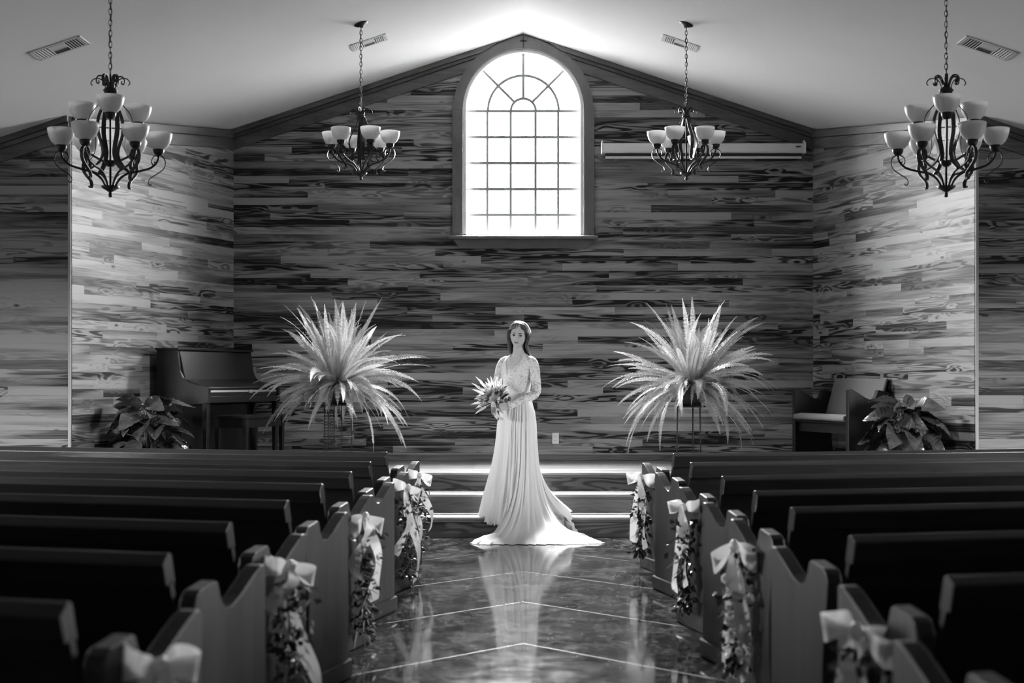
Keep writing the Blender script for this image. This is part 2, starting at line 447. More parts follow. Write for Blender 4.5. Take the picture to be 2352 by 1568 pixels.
rake('trim_4', 'dark sloping moulding right of the arched window under the ceiling', (0, YB), (XB, YB), PR, CUT)
PN = [('crown_board', 0.0, 0.075, 0.05), ('frieze_board', 0.075, 0.19, 0.034)]
rake('trim_5', 'moulding along the top of the left recess wall', (-XN, YN), (-XB, YB), PN)
rake('trim_6', 'moulding along the top of the right recess wall', (XB, YB), (XN, YN), PN)
rake('trim_7', 'dark sloping moulding at the far left under the ceiling', (-XS, YN), (-XN, YN), PR)
rake('trim_8', 'dark sloping moulding at the far right under the ceiling', (XN, YN), (XS, YN), PR)

# stage: deck, three risers with nosed treads
st = thing('stage_platform', 'low wooden stage with steps across its front', 'stage', kind='structure')
RI = ST/3; YT = [12.25, 12.58, 12.91]
XW = 2.40                        # half width of the steps; beside them the deck comes forward
def edge_x(y): return lerp(XN, XB, max(0, (y-YN)/(YB-YN)))+0.02
bw = 0.0795; y0d = YT[2]+0.10; nb = int((YB-12.42)/bw)+1
def quad_board(x0a, x1a, x0b, x1b, ya, yb):
    MB().add([(x0a+.001, ya, ST-.02), (x1a-.001, ya, ST-.02), (x1b-.001, yb-.0015, ST-.02), (x0b+.001, yb-.0015, ST-.02), (x0a+.001, ya, ST), (x1a-.001, ya, ST), (x1b-.001, yb-.0015, ST), (x0b+.001, yb-.0015, ST)],
             [(0,3,2,1), (4,5,6,7), (0,1,5,4), (1,2,6,5), (2,3,7,6), (3,0,4,7)]).build('deck_board', M['stagefloor'], st)
for i in range(nb):
    yb = YB-(nb-1-i)*bw; ya = yb-bw; xa, xb = edge_x(ya), edge_x(yb)
    if ya < y0d-0.001:
        for s in (-1, 1):
            q = sorted((s*XW, s*xa)); r_ = sorted((s*XW, s*xb)); quad_board(q[0], q[1], r_[0], r_[1], ya, yb)
    if yb > y0d+0.01:
        ya2 = max(ya, y0d); xm = XW if ya < y0d-0.001 else None
        if xm: quad_board(-xm, xm, -xm, xm, ya2, yb)
        else:
            f1, f2 = -0.3+0.2*math.sin(i*2.1), 0.35+0.2*math.sin(i*1.3)
            for (f0, f3) in ((-1, f1), (f1, f2), (f2, 1)): quad_board(xa*f0, xa*f3, xb*f0, xb*f3, ya2, yb)
for s in (-1, 1):
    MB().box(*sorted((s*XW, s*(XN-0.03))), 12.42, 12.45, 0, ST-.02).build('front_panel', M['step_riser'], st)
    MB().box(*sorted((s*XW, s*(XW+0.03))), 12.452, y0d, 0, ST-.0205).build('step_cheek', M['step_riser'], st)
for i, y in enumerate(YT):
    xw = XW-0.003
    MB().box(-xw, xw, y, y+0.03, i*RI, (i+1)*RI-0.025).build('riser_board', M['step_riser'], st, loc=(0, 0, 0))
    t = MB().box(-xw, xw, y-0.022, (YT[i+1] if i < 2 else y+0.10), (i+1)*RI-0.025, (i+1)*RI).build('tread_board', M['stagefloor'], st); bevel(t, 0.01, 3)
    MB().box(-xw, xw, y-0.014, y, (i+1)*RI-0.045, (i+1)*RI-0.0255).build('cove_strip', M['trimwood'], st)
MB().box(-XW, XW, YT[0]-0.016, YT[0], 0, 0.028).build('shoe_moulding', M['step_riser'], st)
bb = MB().box(-XB+.02, XB-.02, YB-0.036, YB-0.0185, ST, ST+0.064).build('baseboard_back', M['trimwood']); bevel(bb, 0.005)
tag(bb, 'wooden baseboard along the foot of the back wall', 'baseboard', kind='structure')
MB().box(-XB+.02, XB-.02, YB-0.044, YB-0.0185, ST+0.0645, ST+0.072).build('cap_strip', simple('base_cap', 0.3, 0.4), bb)

# nave side walls with windows (out of the picture), rear wall
def side_wall(s, name, label):
    b = MB(); x0, x1 = sorted((s*XS, s*(XS+0.14))); zt = zc(XS)+0.05
    ys = [YR]+[y for ab in reversed(SIDE_WIN) for y in ab]+[YN+0.1]
    for i in range(0, len(ys), 2): b.box(x0, x1, ys[i], ys[i+1], 0, zt)
    for (a, c2) in SIDE_WIN: b.box(x0, x1, a, c2, 0, SWZ0); b.box(x0, x1, a, c2, SWZ1, zt)
    w = b.build(name, M['plaster']); tag(w, label, 'wall', kind='structure')
    for (a, c2) in SIDE_WIN:
        f = MB()
        xa, xb = sorted((s*(XS+0.02), s*(XS+0.07)))
        for (p, q, r0, r1) in ((a, a+.05, SWZ0, SWZ1), (c2-.05, c2, SWZ0, SWZ1), (a, c2, SWZ0, SWZ0+.05), (a, c2, SWZ1-.05, SWZ1), (a, c2, 1.53, 1.57)): f.box(xa, xb, p, q, r0, r1)
        f.build('window_frame', M['white_paint'], w)
        MB().box(s*(XS+.04), s*(XS+.044), a+.05, c2-.05, SWZ0+.05, SWZ1-.05).build('pane', M['tinted_glass'], w)
side_wall(-1, 'wall_left', 'pale left nave wall with sash windows')
side_wall(1, 'wall_right', 'pale right nave wall with sash windows')
b = MB().prism([(-XS, 0), (XS, 0), (XS, zc(XS)), (0, ZA), (-XS, zc(XS))], lambda p, d: (p[0], d, p[1]), YR-0.14, YR)
tag(b.build('wall_rear', M['plaster']), 'pale rear gable wall behind the viewer', 'wall', kind='structure')

# ------------------------------------------------------------------ arched window
win = thing('window_1', 'tall arched window with gridded panes glowing white above the bride', 'window', (0, YB, 0), kind='structure')
XZ = lambda p, d: (p[0], d, p[1])
def ring_poly(r0, r1, t0, t1, n=10, cx=0.0, cz=WZS):
    return [(cx+r1*math.cos(lerp(t0, t1, i/n)), cz+r1*math.sin(lerp(t0, t1, i/n))) for i in range(n+1)] + \
           [(cx+r0*math.cos(lerp(t1, t0, i/n)), cz+r0*math.sin(lerp(t1, t0, i/n))) for i in range(n+1)]
def arcband(b, r0, r1, d0, d1, t0=0.0, t1=PI, n=36):
    for i in range(n):
        a0, a1 = lerp(t0, t1, i/n), lerp(t0, t1, (i+1)/n)
        q = [(r0*math.cos(a0), WZS+r0*math.sin(a0)), (r1*math.cos(a0), WZS+r1*math.sin(a0)), (r1*math.cos(a1), WZS+r1*math.sin(a1)), (r0*math.cos(a1), WZS+r0*math.sin(a1))]
        b.prism(q, XZ, d0, d1)
f = MB()
arcband(f, WR-0.03, WR+0.03, -0.03, 0.12)
for s in (-1, 1): f.box(*sorted((s*(WR-0.03), s*(WR+0.03))), -0.03, 0.12, WZ0, WZS)
f.box(-WR, WR, -0.03, 0.12, WZ0-0.01, WZ0+0.02)
f.build('window_frame', M['white_paint'], win)
GR = WR-0.03; cols = [-GR, -0.376, -0.132, 0.128, 0.365, GR]
rows = [WZ0+0.02, 1.35+(872-492)/220.3, 1.35+(872-433)/220.3, 1.35+(872-373)/220.3, 1.35+(872-313)/220.3, WZS]
mw = 0.014
for x in cols[1:-1]: MB().box(x-mw, x+mw, 0.035, 0.06, rows[0], WZS).build('muntin', M['muntin'], win)
for z in rows[1:]: MB().box(-GR, GR, 0.034, 0.061, z-mw, z+mw).build('muntin', M['muntin'], win)
RA, RB_ = 0.130, 0.370
for r in (RA, RB_):
    b = MB(); arcband(b, r-mw, r+mw, 0.035, 0.06, n=28); b.build('muntin', M['muntin'], win)
for a in (PI/4, PI/2, 3*PI/4):
    ca, sa = math.cos(a), math.sin(a); px, pz = -sa*mw, ca*mw
    MB().prism([(RA*ca+px, WZS+RA*sa+pz), (RA*ca-px, WZS+RA*sa-pz), (GR*ca-px, WZS+GR*sa-pz), (GR*ca+px, WZS+GR*sa+pz)], XZ, 0.036, 0.059).build('muntin', M['muntin'], win)
for i in range(5):
    for j in range(5):
        MB().box(cols[i]+mw, cols[i+1]-mw, 0.046, 0.050, rows[j]+mw, rows[j+1]-mw).build('pane', M['glass'], win)
MB().prism(ring_poly(0.0001, RA-mw, 0, PI, 14), XZ, 0.046, 0.050).build('pane', M['glass'], win)
for (r0, r1) in ((RA+mw, RB_-mw), (RB_+mw, GR)):
    for k in range(4):
        MB().prism(ring_poly(r0, r1, k*PI/4+0.012, (k+1)*PI/4-0.012, 10), XZ, 0.046, 0.050).build('pane', M['glass'], win)
# wooden casing: two posts, two arch halves, keystone pair with a carved cross, stool and apron
cs = thing('trim_9', 'dark wooden casing with sill around the arched window', 'casing', (0, YB, 0), kind='structure')
C0, C1 = WR+0.004, 0.727
for s in (-1, 1):
    o = MB().box(*sorted((s*C0, s*(C1+0.012))), -0.05, -0.016, WZ0, WZS+0.03).build('casing_post', M['casing'], cs); bevel(o, 0.004)
    MB().box(*sorted((s*(C0+.028), s*(C0+.036))), -0.054, -0.049, WZ0, WZS+0.02).build('post_bead', M['casing'], cs)
    MB().box(*sorted((s*(C0+.075), s*(C0+.083))), -0.054, -0.049, WZ0, WZS+0.02).build('post_bead', M['casing'], cs)
    b = MB(); t0, t1 = (0.0, math.radians(74)) if s > 0 else (math.radians(106), PI)
    arcband(b, C0, C1, -0.056, -0.016, t0, t1, 24)
    b.build('casing_arch', M['casing'], cs)
    # keystone half reaches up to the ridge
    ta, tb = (math.radians(74), math.radians(90)) if s > 0 else (math.radians(106), math.radians(90))
    inner = [(C0*math.cos(lerp(ta, tb, i/5)), WZS+C0*math.sin(lerp(ta, tb, i/5))) for i in range(6)]
    x_o = inner[0][0]*1.13
    outer = [(0.0, ZA-0.012), (x_o, zc(x_o)-0.012), (C1*math.cos(ta), WZS+C1*math.sin(ta))]
    pl = [(p[0]+s*0.0025, p[1]) for p in inner+outer]
    MB().prism(pl, XZ, -0.062, -0.016).build('keystone', M['casing'], cs)
kc = MB().box(-0.006, 0.006, -0.068, -0.055, WZS+C0+0.012, ZA-0.025); kc.box(-0.034, 0.034, -0.068, -0.055, WZS+C0+0.075, WZS+C0+0.087)
kc.build('cross', M['black'], cs)
o = MB().box(-0.775, 0.775, -0.11, 0.0, WZ0-0.032, WZ0).build('window_sill', M['casing'], cs); bevel(o, 0.008)
MB().prism([(-0.73, WZ0-0.034), (0.73, WZ0-0.034), (0.66, WZ0-0.125), (-0.66, WZ0-0.125)], XZ, -0.048, -0.016).build('apron', M['casing'], cs)
# ================================================================== CEILING FITTINGS
def ceil_frame(x, y):
    """matrix at a ceiling point: local x along the slope (to the right), y away, z down out of the ceiling"""
    s = 1 if x > 0 else -1
    ex = Vector((1, 0, -SL*s)).normalized(); ey = Vector((0, 1, 0)); ez = ex.cross(ey)
    m = Matrix((ex, ey, ez)).transposed().to_4x4(); m.translation = (x, y, zc(x)); return m
def vent(x, y, w, d, label):
    r = thing('ceiling_vent', label, 'vent'); r.matrix_world = ceil_frame(x, y)
    f = MB(); t = 0.028
    for (a, b2, c2, e) in ((-w/2, w/2, -d/2, -d/2+t), (-w/2, w/2, d/2-t, d/2), (-w/2, -w/2+t, -d/2, d/2), (w/2-t, w/2, -d/2, d/2)): f.box(a, b2, c2, e, -0.005, 0.0)
    bevel(f.build('vent_frame', M['vent'], r), 0.002)
    MB().box(-w/2+t, w/2-t, -d/2+t, d/2-t, -0.0018, -0.0004).build('vent_backing', M['vent_dark'], r)
    iw = w-2*t; third = iw/3
    for s in (-1, 1):
        for k in range(5):
            xx = s*(third/2+0.012+(k+0.5)*(third-0.012)/5)
            MB().add([(xx-0.004, -d/2+t, -0.003), (xx+0.004, -d/2+t, -0.003), (xx+0.004+s*0.005, -d/2+t, -0.0065), (xx-0.004+s*0.005, -d/2+t, -0.0065), (xx-0.004, d/2-t, -0.003), (xx+0.004, d/2-t, -0.003), (xx+0.004+s*0.005, d/2-t, -0.0065), (xx-0.004+s*0.005, d/2-t, -0.0065)],
                     [(0,1,2,3), (4,7,6,5), (0,4,5,1), (1,5,6,2), (2,6,7,3), (3,7,4,0)]).build('louver', M['vent'], r)
    MB().box(-third/2, third/2, -d/2+t, 0.0, -0.006, -0.002).build('center_blade', M['vent'], r)
    MB().box(-third/2, third/2, 0.012, 0.02, -0.006, -0.002).build('center_blade', M['vent'], r)
    for s in (-1, 1): MB().box(s*(third/2+.004)-.004, s*(third/2+.004)+.004, -d/2+t, d/2-t, -0.006, -0.001).build('divider', M['vent'], r)
vent(-1.43, 13.17, 0.35, 0.24, 'white ceiling vent behind the chain of the left six-light chandelier')
vent(1.45, 13.17, 0.35, 0.24, 'white ceiling vent behind the chain of the right six-light chandelier')
vent(-3.44, 10.55, 0.40, 0.26, 'grey ceiling vent at the upper left above the large chandelier')
vent(3.44, 10.55, 0.40, 0.26, 'grey ceiling vent at the upper right above the large chandelier')

def strap(mb, pts, w, th, side):
    """flat iron strap: rectangular section, wide along side"""
    P = catmull(pts, 26); sd = Vector(side).normalized()
    vs = []; fs = []
    for i, p in enumerate(P):
        t = (P[min(i+1, len(P)-1)]-P[max(i-1, 0)]).normalized(); nrm = t.cross(sd).normalized()
        vs += [p+sd*w+nrm*th, p-sd*w+nrm*th, p-sd*w-nrm*th, p+sd*w-nrm*th]
    for i in range(len(P)-1):
        a = i*4
        for j in range(4): fs.append((a+j, a+(j+1) % 4, a+4+(j+1) % 4, a+4+j))
    fs += [(0, 1, 2, 3), tuple(len(vs)-4+k for k in (3, 2, 1, 0))]
    mb.add(vs, fs)
SHADE = [(0.030, 0.0), (0.046, 0.008), (0.064, 0.026), (0.077, 0.052), (0.085, 0.082), (0.088, 0.108), (0.084, 0.110), (0.080, 0.082), (0.072, 0.053), (0.059, 0.030), (0.042, 0.013), (0.0002, 0.008)]
CUP = [(0.0002, -0.034), (0.012, -0.032), (0.026, -0.024), (0.034, -0.010), (0.037, 0.008), (0.034, 0.010), (0.0002, 0.010)]
def arm(root, ang, pts, scroll, scale=1.0, rt=0.0075):
    ca, sa = math.cos(ang), math.sin(ang); T = lambda r, z: Vector((r*ca, r*sa, z))
    side = (-sa, ca, 0)
    a = MB().tube(catmull([T(*p) for p in pts], 22), rt, 8).build('arm', M['iron'], root, smooth=True)
    r, z = pts[-1]
    MB().lathe(CUP, 18, (r*ca, r*sa, z+0.03)).build('cup', M['iron'], a, smooth=True)
    MB().lathe([(p*scale, q*scale) for p, q in SHADE], 24, (r*ca, r*sa, z+0.038)).build('lamp_shade', M['alabaster'], a, smooth=True)
    if scroll:
        m = MB()
        strap(m, [T(r-0.004, z+0.004), T(r+0.03, z-0.012), T(r+0.043, z-0.05), T(r+0.03, z-0.09), T(r-0.012, z-0.125), T(r-0.055, z-0.155), T(r-0.066, z-0.185), T(r-0.054, z-0.2), T(r-0.042, z-0.19)], 0.0115, 0.0028, side)
        strap(m, [T(r-0.004, z+0.004), T(r-0.034, z-0.012), T(r-0.046, z-0.045), T(r-0.034, z-0.066), T(r-0.022, z-0.054), T(r-0.03, z-0.043)], 0.0115, 0.0028, side)
        m.build('scroll', M['iron'], a, smooth=False)
def chain(root, z0, z1, top):
    m = MB(); n = int((z1-z0)/0.034); st_ = (z1-z0)/n
    for i in range(n):
        cz = z0+(i+0.5)*st_; hz = st_*0.68; rr = 0.0105
        P = [((rr*math.cos(t)*(1 if i % 2 else 0)), (rr*math.cos(t)*(0 if i % 2 else 1)), cz+hz*math.sin(t)) for t in [2*PI*k/10 for k in range(11)]]
        m.tube(P, 0.0027, 5, cap=False)
    m.tube([(0.006*math.sin(k*1.1), 0.006*math.cos(k*0.9), lerp(z0, z1, k/12)) for k in range(13)], 0.0022, 5)
    m.build('chain', M['iron'], root, smooth=True)
def crown(root, zt, k=1.0):
    """top flourish: ring, four broad curled straps and four thin ones"""
    m = MB().lathe([(0.0002, -0.02), (0.03*k, -0.018), (0.042*k, -0.006), (0.048*k, 0.0), (0.042*k, 0.008), (0.03*k, 0.02), (0.014, 0.03), (0.0002, 0.03)], 18, (0, 0, zt)); m.build('crown_hub', M['iron'], root, smooth=True)
    for i in range(6):
        a = i*PI/3+0.26; ca, sa = math.cos(a), math.sin(a); T = lambda r, z: Vector((r*k*ca, r*k*sa, zt+z*k))
        m = MB()
        strap(m, [T(0.018, 0.0), T(0.024, 0.05), T(0.045, 0.088), T(0.072, 0.094), T(0.088, 0.072), T(0.084, 0.046), T(0.070, 0.05), T(0.074, 0.064)], 0.010*k, 0.0035, (-sa, ca, 0))
        m.build('crown_strap', M['iron'], root)
    for i in range(2):
        a = i*PI; ca, sa = math.cos(a), math.sin(a); T = lambda r, z: Vector((r*k*ca, r*k*sa, zt+z*k))
        m = MB().tube(catmull([T(0.03, 0.0), T(0.04, 0.05), T(0.07, 0.078), T(0.11, 0.075), T(0.128, 0.05), T(0.118, 0.034)], 16), 0.0035, 6)
        m.build('crown_scroll', M['iron'], root, smooth=True)
def lyre(root, prof, wire, n=4, a0=0.5):
    for i in range(n):
        a = a0+i*2*PI/n; ca, sa = math.cos(a), math.sin(a)
        m = MB(); strap(m, [Vector((r*ca, r*sa, z)) for r, z in prof], 0.0145, 0.004, (-sa, ca, 0)); m.build('strap', M['iron'], root)
    for i in range(2):
        a = i*PI; ca, sa = math.cos(a), math.sin(a)
        MB().tube(catmull([Vector((r*ca, r*sa, z)) for r, z in wire], 24), 0.003, 6).build('wire_scroll', M['iron'], root, smooth=True)
def canopy(root, zrel, side):
    o = MB().lathe([(0.0002, -0.036), (0.012, -0.034), (0.02, -0.024), (0.045, -0.016), (0.062, -0.004), (0.064, 0.0), (0.0002, 0.0)], 22).build('canopy', M['iron'], root, smooth=True)
    o.location = (0, 0, zrel); o.rotation_euler = (0, math.atan(SL)*side, 0)
def small_chandelier(x, y, zb, label, rot):
    r = thing('chandelier', label, 'chandelier', (x, y, zb))
    MB().lathe([(0.0002, -0.004), (0.012, 0.0), (0.014, 0.012), (0.007, 0.022), (0.02, 0.034), (0.048, 0.05), (0.056, 0.062), (0.03, 0.064), (0.0002, 0.066)], 20).build('bottom_bowl', M['iron'], r, smooth=True)
    MB().tube([(0, 0, 0.05), (0, 0, 0.62)], 0.007, 8).build('column', M['iron'], r, smooth=True)
    for i in range(6):
        arm(r, rot+i*PI/3, [(0.03, 0.058), (0.055, 0.10), (0.10, 0.135), (0.165, 0.158), (0.22, 0.19), (0.25, 0.235), (0.258, 0.275)], True)
    lyre(r, [(0.024, 0.555), (0.045, 0.47), (0.085, 0.39), (0.105, 0.32), (0.085, 0.25), (0.075, 0.20), (0.10, 0.165), (0.13, 0.17)], [(0.03, 0.56), (0.06, 0.49), (0.115, 0.42), (0.125, 0.35), (0.09, 0.27), (0.10, 0.21), (0.15, 0.185)], 4, rot+0.4)
    crown(r, 0.555, 0.78)
    zt = zc(x)-zb; chain(r, 0.62, zt-0.03, 0); canopy(r, zt-0.002, 1 if x > 0 else -1)
small_chandelier(-1.425, 12.48, 3.103, 'six-light iron chandelier with pale bowls hanging left of the arched window', -0.09)
small_chandelier(1.43, 12.48, 3.103, 'six-light iron chandelier with pale bowls hanging in front of the projector screen', 0.02)
def big_chandelier(x, y, zb, label, rot):
    r = thing('chandelier', label, 'chandelier', (x, y, zb))
    MB().lathe([(0.0002, -0.004), (0.011, 0.0), (0.012, 0.024), (0.008, 0.03), (0.024, 0.04), (0.05, 0.056), (0.062, 0.07), (0.03, 0.072), (0.0002, 0.074)], 20).build('bottom_bowl', M['iron'], r, smooth=True)
    MB().tube([(0, 0, 0.05), (0, 0, 0.80)], 0.0075, 8).build('column', M['iron'], r, smooth=True)
    MB().lathe([(0.0002, 0.195), (0.02, 0.2), (0.035, 0.215), (0.042, 0.235), (0.02, 0.24), (0.0002, 0.24)], 18).build('middle_hub', M['iron'], r, smooth=True)
    for i in range(6):
        arm(r, rot+i*PI/3, [(0.03, 0.066), (0.055, 0.115), (0.105, 0.155), (0.18, 0.175), (0.255, 0.20), (0.298, 0.245), (0.306, 0.285)], True)
    for i in range(3):
        arm(r, rot-PI/2+i*2*PI/3, [(0.03, 0.225), (0.09, 0.255), (0.16, 0.30), (0.195, 0.36), (0.205, 0.43), (0.205, 0.475)], False)
    lyre(r, [(0.028, 0.70), (0.05, 0.60), (0.085, 0.51), (0.088, 0.42), (0.06, 0.33), (0.055, 0.27), (0.09, 0.21), (0.15, 0.165)], [(0.03, 0.70), (0.065, 0.62), (0.13, 0.54), (0.14, 0.47), (0.10, 0.40), (0.10, 0.30), (0.14, 0.235), (0.17, 0.24)], 4, rot+0.5)
    crown(r, 0.695, 1.0)
    zt = zc(x)-zb; chain(r, 0.80, zt-0.03, 0); canopy(r, zt-0.002, 1 if x > 0 else -1)
big_chandelier(-2.70, 9.30, 2.545, 'large nine-light two-tier iron chandelier at the upper left', 0.283)
big_chandelier(2.765, 9.30, 2.545, 'large nine-light two-tier iron chandelier at the upper right', -0.27)

# ================================================================== THINGS ON THE BACK WALL
r = thing('projector_screen', 'rolled-up white projector screen housing right of the arched window', 'projector screen', (0, YB-0.10, 3.745))
o = MB().prism([(-0.045, 0.045), (-0.02, 0.05), (0.03, 0.05), (0.05, 0.035), (0.05, -0.035), (0.035, -0.05), (-0.03, -0.05), (-0.045, -0.04)], lambda p, d: (d, p[0], p[1]), 0.825, 2.90).build('screen_housing', M['screen_case'], r); bevel(o, 0.004)
for x0 in (0.806, 2.90):
    o = MB().box(x0, x0+0.02, -0.055, 0.06, -0.056, 0.058).build('end_cap', M['screen_case'], r); bevel(o, 0.005)
    MB().box(x0+0.003, x0+0.017, 0.0, 0.075, 0.05, 0.085).build('hanger', M['screen_case'], r)
MB().box(0.85, 2.88, -0.012, 0.012, -0.105, -0.083).build('bottom_bar', M['screen_case'], r)
MB().box(0.85, 2.88, -0.004, 0.004, -0.085, -0.049).build('screen_edge', M['black'], r)
lg = MB()
lg.box(2.815, 2.865, -0.048, -0.0445, 0.006, 0.010); lg.box(2.815, 2.865, -0.048, -0.0445, 0.016, 0.020)
for k in range(6): lg.box(2.817+k*0.0082, 2.8225+k*0.0082, -0.048, -0.0445, 0.009, 0.017)
lg.build('logo', M['black'], r)
r = thing('wall_outlet', 'small white electrical outlet on the back wall beside the bride', 'outlet', (0.335, YB-0.02, 0.742))
o = MB().box(-0.035, 0.035, -0.006, 0, -0.057, 0.057).build('cover_plate', M['plastic_white'], r); bevel(o, 0.003)
for z in (-0.022, 0.022):
    q = MB().prism([(0.017*math.cos(t)*1.0, z+0.0145*math.sin(t)) for t in [2*PI*k/16 for k in range(16)]], XZ, -0.009, -0.005).build('socket', M['plastic_white'], r)
    sl = MB().box(-0.009, -0.006, -0.0096, -0.0085, z-0.004, z+0.006); sl.box(0.006, 0.009, -0.0096, -0.0085, z-0.004, z+0.006); sl.box(-0.003, 0.003, -0.0096, -0.0085, z-0.011, z-0.006); sl.build('slot', M['black'], q)

# ================================================================== PIANO, BENCHES
NL = Vector((0.935, -0.354, 0)); AL = Vector((0.354, 0.935, 0))          # left recess wall: normal, direction
pr = Vector((-XN, YN, 0))+AL*1.12+NL*0.10
# local frame: x along the keyboard away from the viewer, y towards the wall
pn = thing('upright_piano', 'dark wooden upright piano against the left recess wall', 'piano', (pr.x, pr.y, ST), math.atan2(AL.y, AL.x))
PL = 1.30; P = M['piano']
YZ = lambda p, d: (d, p[0], p[1])
def piano_part(name, poly, x0, x1, mat=P, bev=0.004, parent=pn):
    return bevel(MB().prism(poly, YZ, x0, x1).build(name, mat, parent), bev, 2)
cheek = [(0.0, 0.0), (0.0, 1.12), (-0.23, 1.12), (-0.245, 1.02), (-0.26, 0.92), (-0.29, 0.86), (-0.34, 0.825), (-0.42, 0.80), (-0.57, 0.775), (-0.575, 0.62), (-0.30, 0.60), (-0.28, 0.55), (-0.28, 0.0)]
piano_part('end_panel', cheek, 0.0, 0.035); piano_part('end_panel', cheek, PL-0.035, PL)
piano_part('lid', [(0.01, 1.12), (0.01, 1.142), (-0.25, 1.142), (-0.25, 1.12)], -0.012, PL+0.012)
piano_part('music_panel', [(-0.21, 1.11), (-0.235, 1.11), (-0.30, 0.84), (-0.275, 0.84)], 0.035, PL-0.035)
piano_part('fallboard', [(-0.28, 0.862), (-0.30, 0.845), (-0.54, 0.772), (-0.545, 0.755), (-0.28, 0.80)], 0.037, PL-0.037)
piano_part('key_slip', [(-0.535, 0.752), (-0.555, 0.745), (-0.555, 0.69), (-0.535, 0.69)], 0.037, PL-0.037)
piano_part('key_rail', [(-0.554, 0.741), (-0.560, 0.741), (-0.560, 0.722), (-0.554, 0.722)], 0.06, PL-0.06, M['key_white'], 0.001)
piano_part('lock_plate', [(-0.560, 0.745), (-0.565, 0.745), (-0.565, 0.715), (-0.560, 0.715)], 0.72, 0.79, M['key_white'], 0.001)
piano_part('key_bed', [(-0.25, 0.69), (-0.57, 0.688), (-0.57, 0.625), (-0.25, 0.605)], 0.036, PL-0.036)
piano_part('knee_panel', [(-0.22, 0.60), (-0.24, 0.60), (-0.24, 0.10), (-0.22, 0.10)], 0.036, PL-0.036)
piano_part('bottom_rail', [(-0.20, 0.10), (-0.27, 0.10), (-0.27, 0.02), (-0.20, 0.02)], 0.036, PL-0.036)
piano_part('back_panel', [(0.0, 1.11), (-0.02, 1.11), (-0.02, 0.05), (0.0, 0.05)], 0.036, PL-0.036)
for x0 in (0.0, PL-0.06):
    piano_part('leg', [(-0.50, 0.62), (-0.555, 0.62), (-0.545, 0.05), (-0.51, 0.05)], x0+0.005, x0+0.055)
    piano_part('toe_block', [(-0.24, 0.09), (-0.58, 0.07), (-0.585, 0.0), (-0.24, 0.0)], x0, x0+0.06)
for k in range(3): bevel(MB().box(0.56+k*0.08, 0.59+k*0.08, -0.34, -0.24, 0.05, 0.062).build('pedal', M['key_white'], pn), 0.004)
bc = Vector((-2.63, 13.70, ST))
bn = thing('piano_bench', 'dark wooden piano bench pulled up at the piano', 'bench', bc, math.atan2(AL.y, AL.x))
o = MB().box(-0.37, 0.37, -0.18, 0.18, 0.475, 0.505).build('seat', P, bn); bevel(o, 0.006)
for (a, b2, c2, e) in ((-0.34, 0.34, -0.165, -0.145), (-0.34, 0.34, 0.145, 0.165), (-0.345, -0.325, -0.145, 0.145), (0.325, 0.345, -0.145, 0.145)): MB().box(a, b2, c2, e, 0.39, 0.475).build('apron', P, bn)
for sx in (-1, 1):
    for sy in (-1, 1):
        MB().add([(sx*0.33+dx*t, sy*0.15+dy*t, z) for z, t in ((0.0, 0.014), (0.474, 0.024)) for dx, dy in ((-1,-1), (1,-1), (1,1), (-1,1))], [(0,3,2,1), (4,5,6,7), (0,1,5,4), (1,2,6,5), (2,3,7,6), (3,0,4,7)]).build('leg', P, bn)

# ---- pews
PROF = [(0.0, 0.0), (0.0, 0.745), (-0.012, 0.752), (-0.035, 0.750), (-0.07, 0.735), (-0.12, 0.708), (-0.18, 0.674), (-0.23, 0.654), (-0.262, 0.651), (-0.287, 0.662), (-0.305, 0.690), (-0.322, 0.736), (-0.335, 0.742), (-0.43, 0.726), (-0.452, 0.712), (-0.464, 0.68), (-0.458, 0.62), (-0.44, 0.52), (-0.425, 0.40), (-0.427, 0.25), (-0.445, 0.10), (-0.45, 0.0)]
def pew(name, label, loc, rot, sgn, L, upholstered=False, group=None):
    """sgn +1: the pew runs along local +x from its aisle end; local +y is the way the sitter faces"""
    r = thing(name, label, 'pew' if not upholstered else 'bench', loc, rot, group)
    X = lambda a, b2: sorted((sgn*a, sgn*b2))
    CH = 0.030 if sgn < 0 else 0.018      # chamfer along the back of the rail
    wm, em = (M['piano'], M['piano']) if upholstered else (M['pew'], M['pew_end'])
    for x0 in (0.0, L-0.055):
        x = X(x0, x0+0.055)
        e = bevel(MB().prism(PROF, YZ, x[0], x[1]).build('end_panel', em, r), 0.005, 2)
        x = X(x0-0.011, x0+0.066)
        q = bevel(MB().box(x[0], x[1], -0.475, 0.02, 0.0, 0.085).build('plinth', em, e), 0.006, 1)
    x = X(0.055, L-0.055)
    bevel(MB().prism([(-0.01, 0.44), (-0.02, 0.452), (-0.40, 0.425), (-0.40, 0.40), (-0.02, 0.415), (-0.01, 0.425)], YZ, *x).build('seat', wm, r), 0.003, 1)
    MB().box(x[0], x[1], -0.06, -0.035, 0.33, 0.415).build('seat_rail', wm, r)
    back = MB().prism([(-0.365, 0.36), (-0.495, 0.765), (-0.515, 0.76), (-0.388, 0.355)], YZ, *x).build('backrest', wm, r)
    bevel(MB().prism([(-0.478, 0.752), (-0.500, 0.838), (-0.507, 0.844), (-0.522, 0.844), (-0.554, 0.844-CH), (-0.534, 0.748)], YZ, *x).build('top_rail', wm, r), 0.005, 2)
    if upholstered:
        bevel(MB().prism([(0.03, 0.475), (0.02, 0.50), (-0.06, 0.512), (-0.40, 0.485), (-0.40, 0.43), (-0.02, 0.446), (0.025, 0.455)], YZ, *x).build('seat_cushion', M['cushion'], r), 0.015, 3)
        bevel(MB().prism([(-0.375, 0.49), (-0.345, 0.50), (-0.455, 0.85), (-0.485, 0.855)], YZ, *X(0.06, L-0.06)).build('back_cushion', M['cushion'], r), 0.012, 3)
    return r
